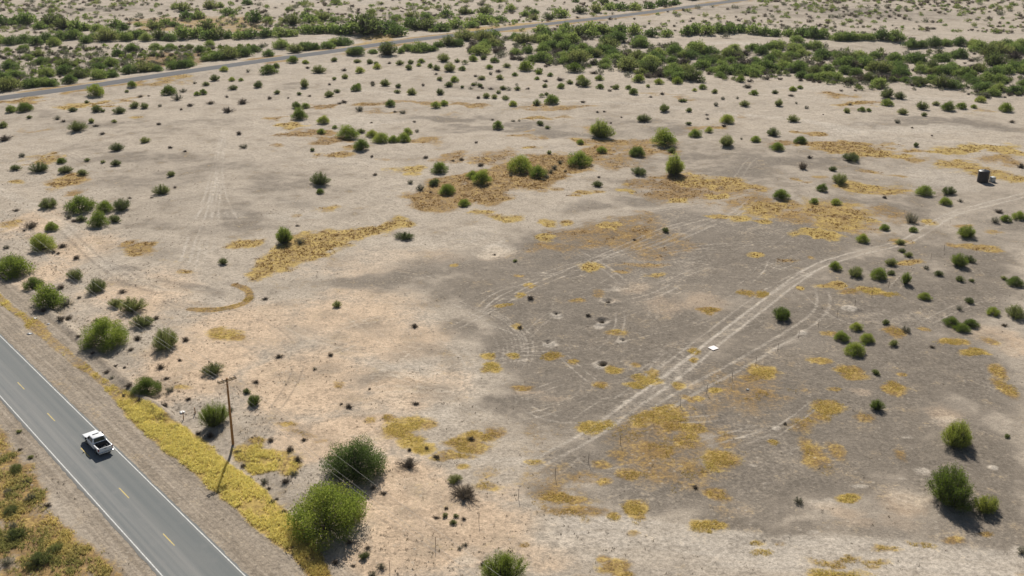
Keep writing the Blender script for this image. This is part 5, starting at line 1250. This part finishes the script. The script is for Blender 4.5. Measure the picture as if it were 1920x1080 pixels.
# ------------------------------------------------------------------ fence posts
POSTS = [(731, 1070), (817, 1028), (898, 982), (972, 938), (1041, 898), (1103, 868), (1163, 833), (1224, 793), (1276, 762), (1325, 738), (1373, 712), (1417, 684), (1458, 658), (1497, 635), (1534, 615), (1569, 597), (1602, 578), (1634, 560), (1665, 544), (1694, 527), (1745, 489), (1770, 471)]
post_me = None
ordw = ['first', 'second', 'third', 'fourth', 'fifth', 'sixth', 'seventh', 'eighth', 'ninth', 'tenth', 'eleventh', 'twelfth', 'thirteenth', 'fourteenth', 'fifteenth', 'sixteenth', 'seventeenth', 'eighteenth', 'nineteenth', 'twentieth', 'twenty-first', 'twenty-second']
for i, (px, py) in enumerate(POSTS):
    x, y = gp(px, py)
    if post_me is None:
        b = MB(); b.box((-.028, -.005, -.3), (.028, .005, 1.42)); b.box((-.005, -.04, -.3), (.005, -.005, 1.42))
        for k in range(9): b.box((-.012, .005, .3 + k * .12), (.012, .013, .33 + k * .12))
        o = b.build('fence_post', M['steel']); post_me = o.data
    else:
        o = link('fence_post', post_me)
    o.location = (x, y, zat(x, y)); o.rotation_euler = (R(_prng.uniform(-3, 3)), R(_prng.uniform(-3, 3)), R(35 + _prng.uniform(-12, 12)))
    o.scale = (1.0, 1.0, 1)
    tag(o, 'thin dark steel fence post, %s of the row counting from the bottom left' % ordw[i], 'fence post', 'row of thin steel fence posts')

# corner brace of the old roadside fence
p0 = gp(344, 783); p1 = gp(366, 775)
t = bpy.data.objects.new('fence_brace', None); C.objects.link(t); t.location = (p0[0], p0[1], zat(*p0))
q = (p1[0] - p0[0], p1[1] - p0[1])
MB().tube((0, 0, -.2), (0, 0, 1.2), .07, .06, 8).build('post', M['wood'], t)
MB().tube((q[0], q[1], -.2), (q[0], q[1], 1.15), .07, .06, 8).build('post', M['wood'], t)
MB().tube((0, 0, 1.02), (q[0], q[1], .98), .025, .025, 8).build('rail', M['arm_wood'], t)
tag(t, 'short old wooden fence brace with pale rail left of the pole', 'fence')

# ------------------------------------------------------------------ water tank and tote
def build_tank():
    x, y = gp(1842, 341); z = zat(x, y)
    t = bpy.data.objects.new('water_tank', None); C.objects.link(t); t.location = (x, y, z); t.scale = (.88, .88, .86)
    prof = [(1.48, -.1)]
    for k in range(9):
        z0 = .05 + k * .36; prof += [(1.52, z0), (1.52, z0 + .27), (1.485, z0 + .30), (1.485, z0 + .33)]
    prof += [(1.50, 3.30), (1.30, 3.46), (.42, 3.62)]
    MB().lathe(prof, 40).build('tank_body', M['poly_black'], t, smooth=True)
    MB().lathe([(.36, 3.60), (.36, 3.70), (.30, 3.74)], 24).build('lid', M['poly_black'], t, smooth=True)
    MB().tube((1.35, -.45, 3.42), (1.62, -.55, 3.42), .05, .05, 8).tube((1.62, -.55, 3.42), (1.62, -.55, .15), .05, .05, 8).tube((1.62, -.55, .2), (2.6, -.8, .2), .05, .05, 8).build('pipe', M['galv'], t)
    tag(t, 'tall round black water tank standing on pale ground at far right', 'water tank')
    x, y = gp(1860, 341); z = zat(x, y)
    t = bpy.data.objects.new('storage_tote', None); C.objects.link(t); t.location = (x, y, z); t.rotation_euler = (0, 0, .35)
    MB().box((-.55, -.48, .18), (.55, .48, 1.28)).build('container', M['poly_white'], t, bevel=.06, smooth=True)
    b = MB()
    for zz in (.20, .48, .76, 1.04, 1.30):
        b.box((-.60, -.53, zz - .02), (.60, -.50, zz + .02)).box((-.60, .50, zz - .02), (.60, .53, zz + .02)).box((-.60, -.50, zz - .02), (-.57, .50, zz + .02)).box((.57, -.50, zz - .02), (.60, .50, zz + .02))
    for k in range(6):
        xx = -.5 + k * .2
        b.box((xx - .012, -.545, .18), (xx + .012, -.53, 1.32)).box((xx - .012, .53, .18), (xx + .012, .545, 1.32))
    b.build('cage', M['galv'], t)
    MB().box((-.60, -.52, 0), (.60, .52, .14)).build('pallet', M['arm_wood'], t)
    tag(t, 'small pale container with metal cage right of the black water tank', 'container')


build_tank()

# white board lying on the ground
cs = [gp(*p) for p in ((1327, 650.5), (1337, 656), (1348, 652.5), (1338.5, 647))]
c = np.mean(cs, 0); zz = zat(*c)
b = MB(); b.hexa([(p[0] - c[0], p[1] - c[1], 0.0) for p in cs] + [(p[0] - c[0], p[1] - c[1], .05) for p in cs])
o = b.build('marker_board', M['board'], bevel=.01); o.location = (c[0], c[1], zz + .05)
tag(o, 'square white board lying flat on the grey ground beside the track', 'board')

# litter at the roadside
for i, (px, py, s, lb) in enumerate([(66, 597, .42, 'white litter scrap on yellow verge grass near the top left bushes'), (91, 607, .28, 'tiny pale litter scrap between yellow grass and the low bank'), (56, 626, .5, 'flat white litter scrap lying on the gravel shoulder'), (342, 772, .55, 'crumpled white sheet caught by the old fence brace'), (1402, 729, .3, 'small white scrap on dark ground below the white board')]):
    x, y = gp(px, py); b = MB(); rl = random.Random(i)
    n = 9; ring = []
    lo = [b.bm.verts.new((math.cos(a * 2 * math.pi / n) * s * rl.uniform(.6, 1.1), math.sin(a * 2 * math.pi / n) * s * .7 * rl.uniform(.6, 1.1), rl.uniform(0, .05))) for a in range(n)]
    up = [b.bm.verts.new((v.co.x * .75, v.co.y * .75, .06 + rl.uniform(0, .12))) for v in lo]
    top = b.bm.verts.new((0, 0, .1 + rl.uniform(0, .08)))
    for k in range(n):
        b.bm.faces.new((lo[k], lo[(k + 1) % n], up[(k + 1) % n], up[k])); b.bm.faces.new((up[k], up[(k + 1) % n], top))
    o = b.build('litter_scrap', M['litter']); o.location = (x, y, zat(x, y) + .02)
    tag(o, lb, 'litter', 'litter scraps')

# ------------------------------------------------------------------ labels for the plants
LAND = [('the white pickup', 180, 828), ('the utility pole', 437, 800), ('the white board', 1338, 652), ('the black water tank', 1845, 335), ('the two big verge bushes', 640, 935),
        ('the curved tyre loop', 390, 555), ('the long yellow grass patch', 590, 470), ('the far road at left', 60, 180), ('the middle ochre patch', 950, 345), ('the tyre circles', 870, 650),
        ('the two spiky bushes', 1785, 890), ('the golden grass at right', 1560, 410), ('the far thicket', 1350, 165), ('the fence post row', 1450, 690), ('the far road at centre', 620, 105),
        ('the left dirt track', 130, 430), ('the crust circle', 940, 475), ('the upper right gold strip', 1660, 285), ('the yellow patch at bottom', 780, 810), ('the bottom edge bush', 943, 1050),
        ('the pale far track', 1040, 192), ('the left tyre fan', 400, 340), ('the yellow cross tracks', 85, 300), ('the small far triangle patch', 545, 240), ('the right edge pale patch', 1880, 640), ('the bottom left corner', 30, 1060)]


def size_word(s):
    return 'tiny' if s < 1.1 else 'small' if s < 2.2 else 'medium' if s < 3.6 else 'large' if s < 6 else 'huge'


from collections import defaultdict
buck = defaultdict(list)
for r, px, py, w, k, zone, s in PLANTS:
    if zone:
        third = 'left part' if px < 640 else 'middle part' if px < 1280 else 'right part'
        sz = 'bigger' if w > 28 else 'smaller'
        if zone == 'farleft':
            side = 'along the far road' if abs(py + .4 * w - np.interp(px, [0, 640, 1390], [188, 97, 2])) < 26 else 'on the plain beyond the far road'
            r['label'] = '%s %s %s, %s of the view' % (sz, {'q': 'dark green bush', 'c': 'olive bush', 'd': 'brown shrub'}[k], side, third)
            r['group'] = 'bushes beyond the far road'
        elif zone == 'hedge':
            r['label'] = '%s green bush in the straight row behind the far thicket, %s' % (sz, third)
            r['group'] = 'row of bushes behind the far thicket'
        else:
            r['label'] = '%s %s packed inside the far thicket, %s' % (sz, {'q': 'dark green bush', 'c': 'olive bush', 'd': 'brown shrub'}[k], third)
            r['group'] = 'bushes in the far thicket'
        continue
    best = min(LAND, key=lambda l: math.hypot(px - l[1], (py - l[2]) * 1.6))
    dx = px - best[1]; dy = (py - best[2]) * 1.6
    way = ('right of' if dx > 0 else 'left of') if abs(dx) > abs(dy) else ('in front of' if dy > 0 else 'behind')
    if best[0] == 'the two big verge bushes' and w > 100:
        r['label'] = 'huge bright green bush between yellow verge and sand' if k == 'm' else 'huge darker bush behind the biggest green verge bush'
        r['group'] = 'desert shrubs'; continue
    buck[(size_word(s), k, way, best[0])].append((math.hypot(dx, dy), r))
for (sz, k, way, ln), lst in buck.items():
    lst.sort(key=lambda a: a[0])
    for i, (d, r) in enumerate(lst):
        base = '%s %s %s %s' % (sz, NOUN[k], way, ln)
        r['label'] = base if len(lst) == 1 else base + (', closest one' if i == 0 else ', %s closest' % ordw[min(i, 21)])
        r['group'] = 'desert shrubs'

# ------------------------------------------------------------------ light
#HAZE_BEGIN
def build_haze():
    b = MB(); b.box((-1400, -150, -4), (1400, 2300, 78))
    m, nt, o = mat('haze_air')
    v = nd(nt, 'ShaderNodeVolumePrincipled'); v.inputs['Color'].default_value = (.86, .90, .95, 1)
    v.inputs['Density'].default_value = .00005; v.inputs['Anisotropy'].default_value = .0
    nt.links.new(v.outputs[0], o.inputs['Volume'])
    tag(b.build('haze', m), kind='stuff')


build_haze()
#HAZE_END
#LIGHT_BEGIN
SUN_EL, SUN_AZ = 40.0, -4.0         # azimuth: degrees to the right of straight ahead
sd = bpy.data.lights.new('sun', 'SUN'); so = bpy.data.objects.new('sun', sd); C.objects.link(so)
sd.energy = 5.0; sd.angle = R(.53); sd.color = (1.0, .95, .865)
dirv = Vector((math.sin(R(SUN_AZ)) * math.cos(R(SUN_EL)), math.cos(R(SUN_AZ)) * math.cos(R(SUN_EL)), math.sin(R(SUN_EL))))
so.rotation_euler = dirv.to_track_quat('Z', 'Y').to_euler()
so.location = dirv * 300
w = bpy.data.worlds.new('World'); bpy.context.scene.world = w; w.use_nodes = True
nt = w.node_tree; nt.nodes.clear()
sky = nt.nodes.new('ShaderNodeTexSky'); sky.sky_type = 'NISHITA'; sky.sun_disc = False
sky.sun_elevation = R(SUN_EL); sky.sun_rotation = R(SUN_AZ); sky.dust_density = 1.0
bg = nt.nodes.new('ShaderNodeBackground'); bg.inputs[1].default_value = .052
ow = nt.nodes.new('ShaderNodeOutputWorld'); nt.links.new(sky.outputs[0], bg.inputs[0]); nt.links.new(bg.outputs[0], ow.inputs[0])
sc = bpy.context.scene
sc.view_settings.view_transform = 'Standard'; sc.view_settings.look = 'None'
sc.view_settings.exposure = 0.25; sc.view_settings.gamma = 1
sc.cycles.max_bounces = 7; sc.cycles.diffuse_bounces = 4; sc.cycles.transmission_bounces = 4; sc.cycles.transparent_max_bounces = 4
#LIGHT_END
print('plants', len(PLANTS))
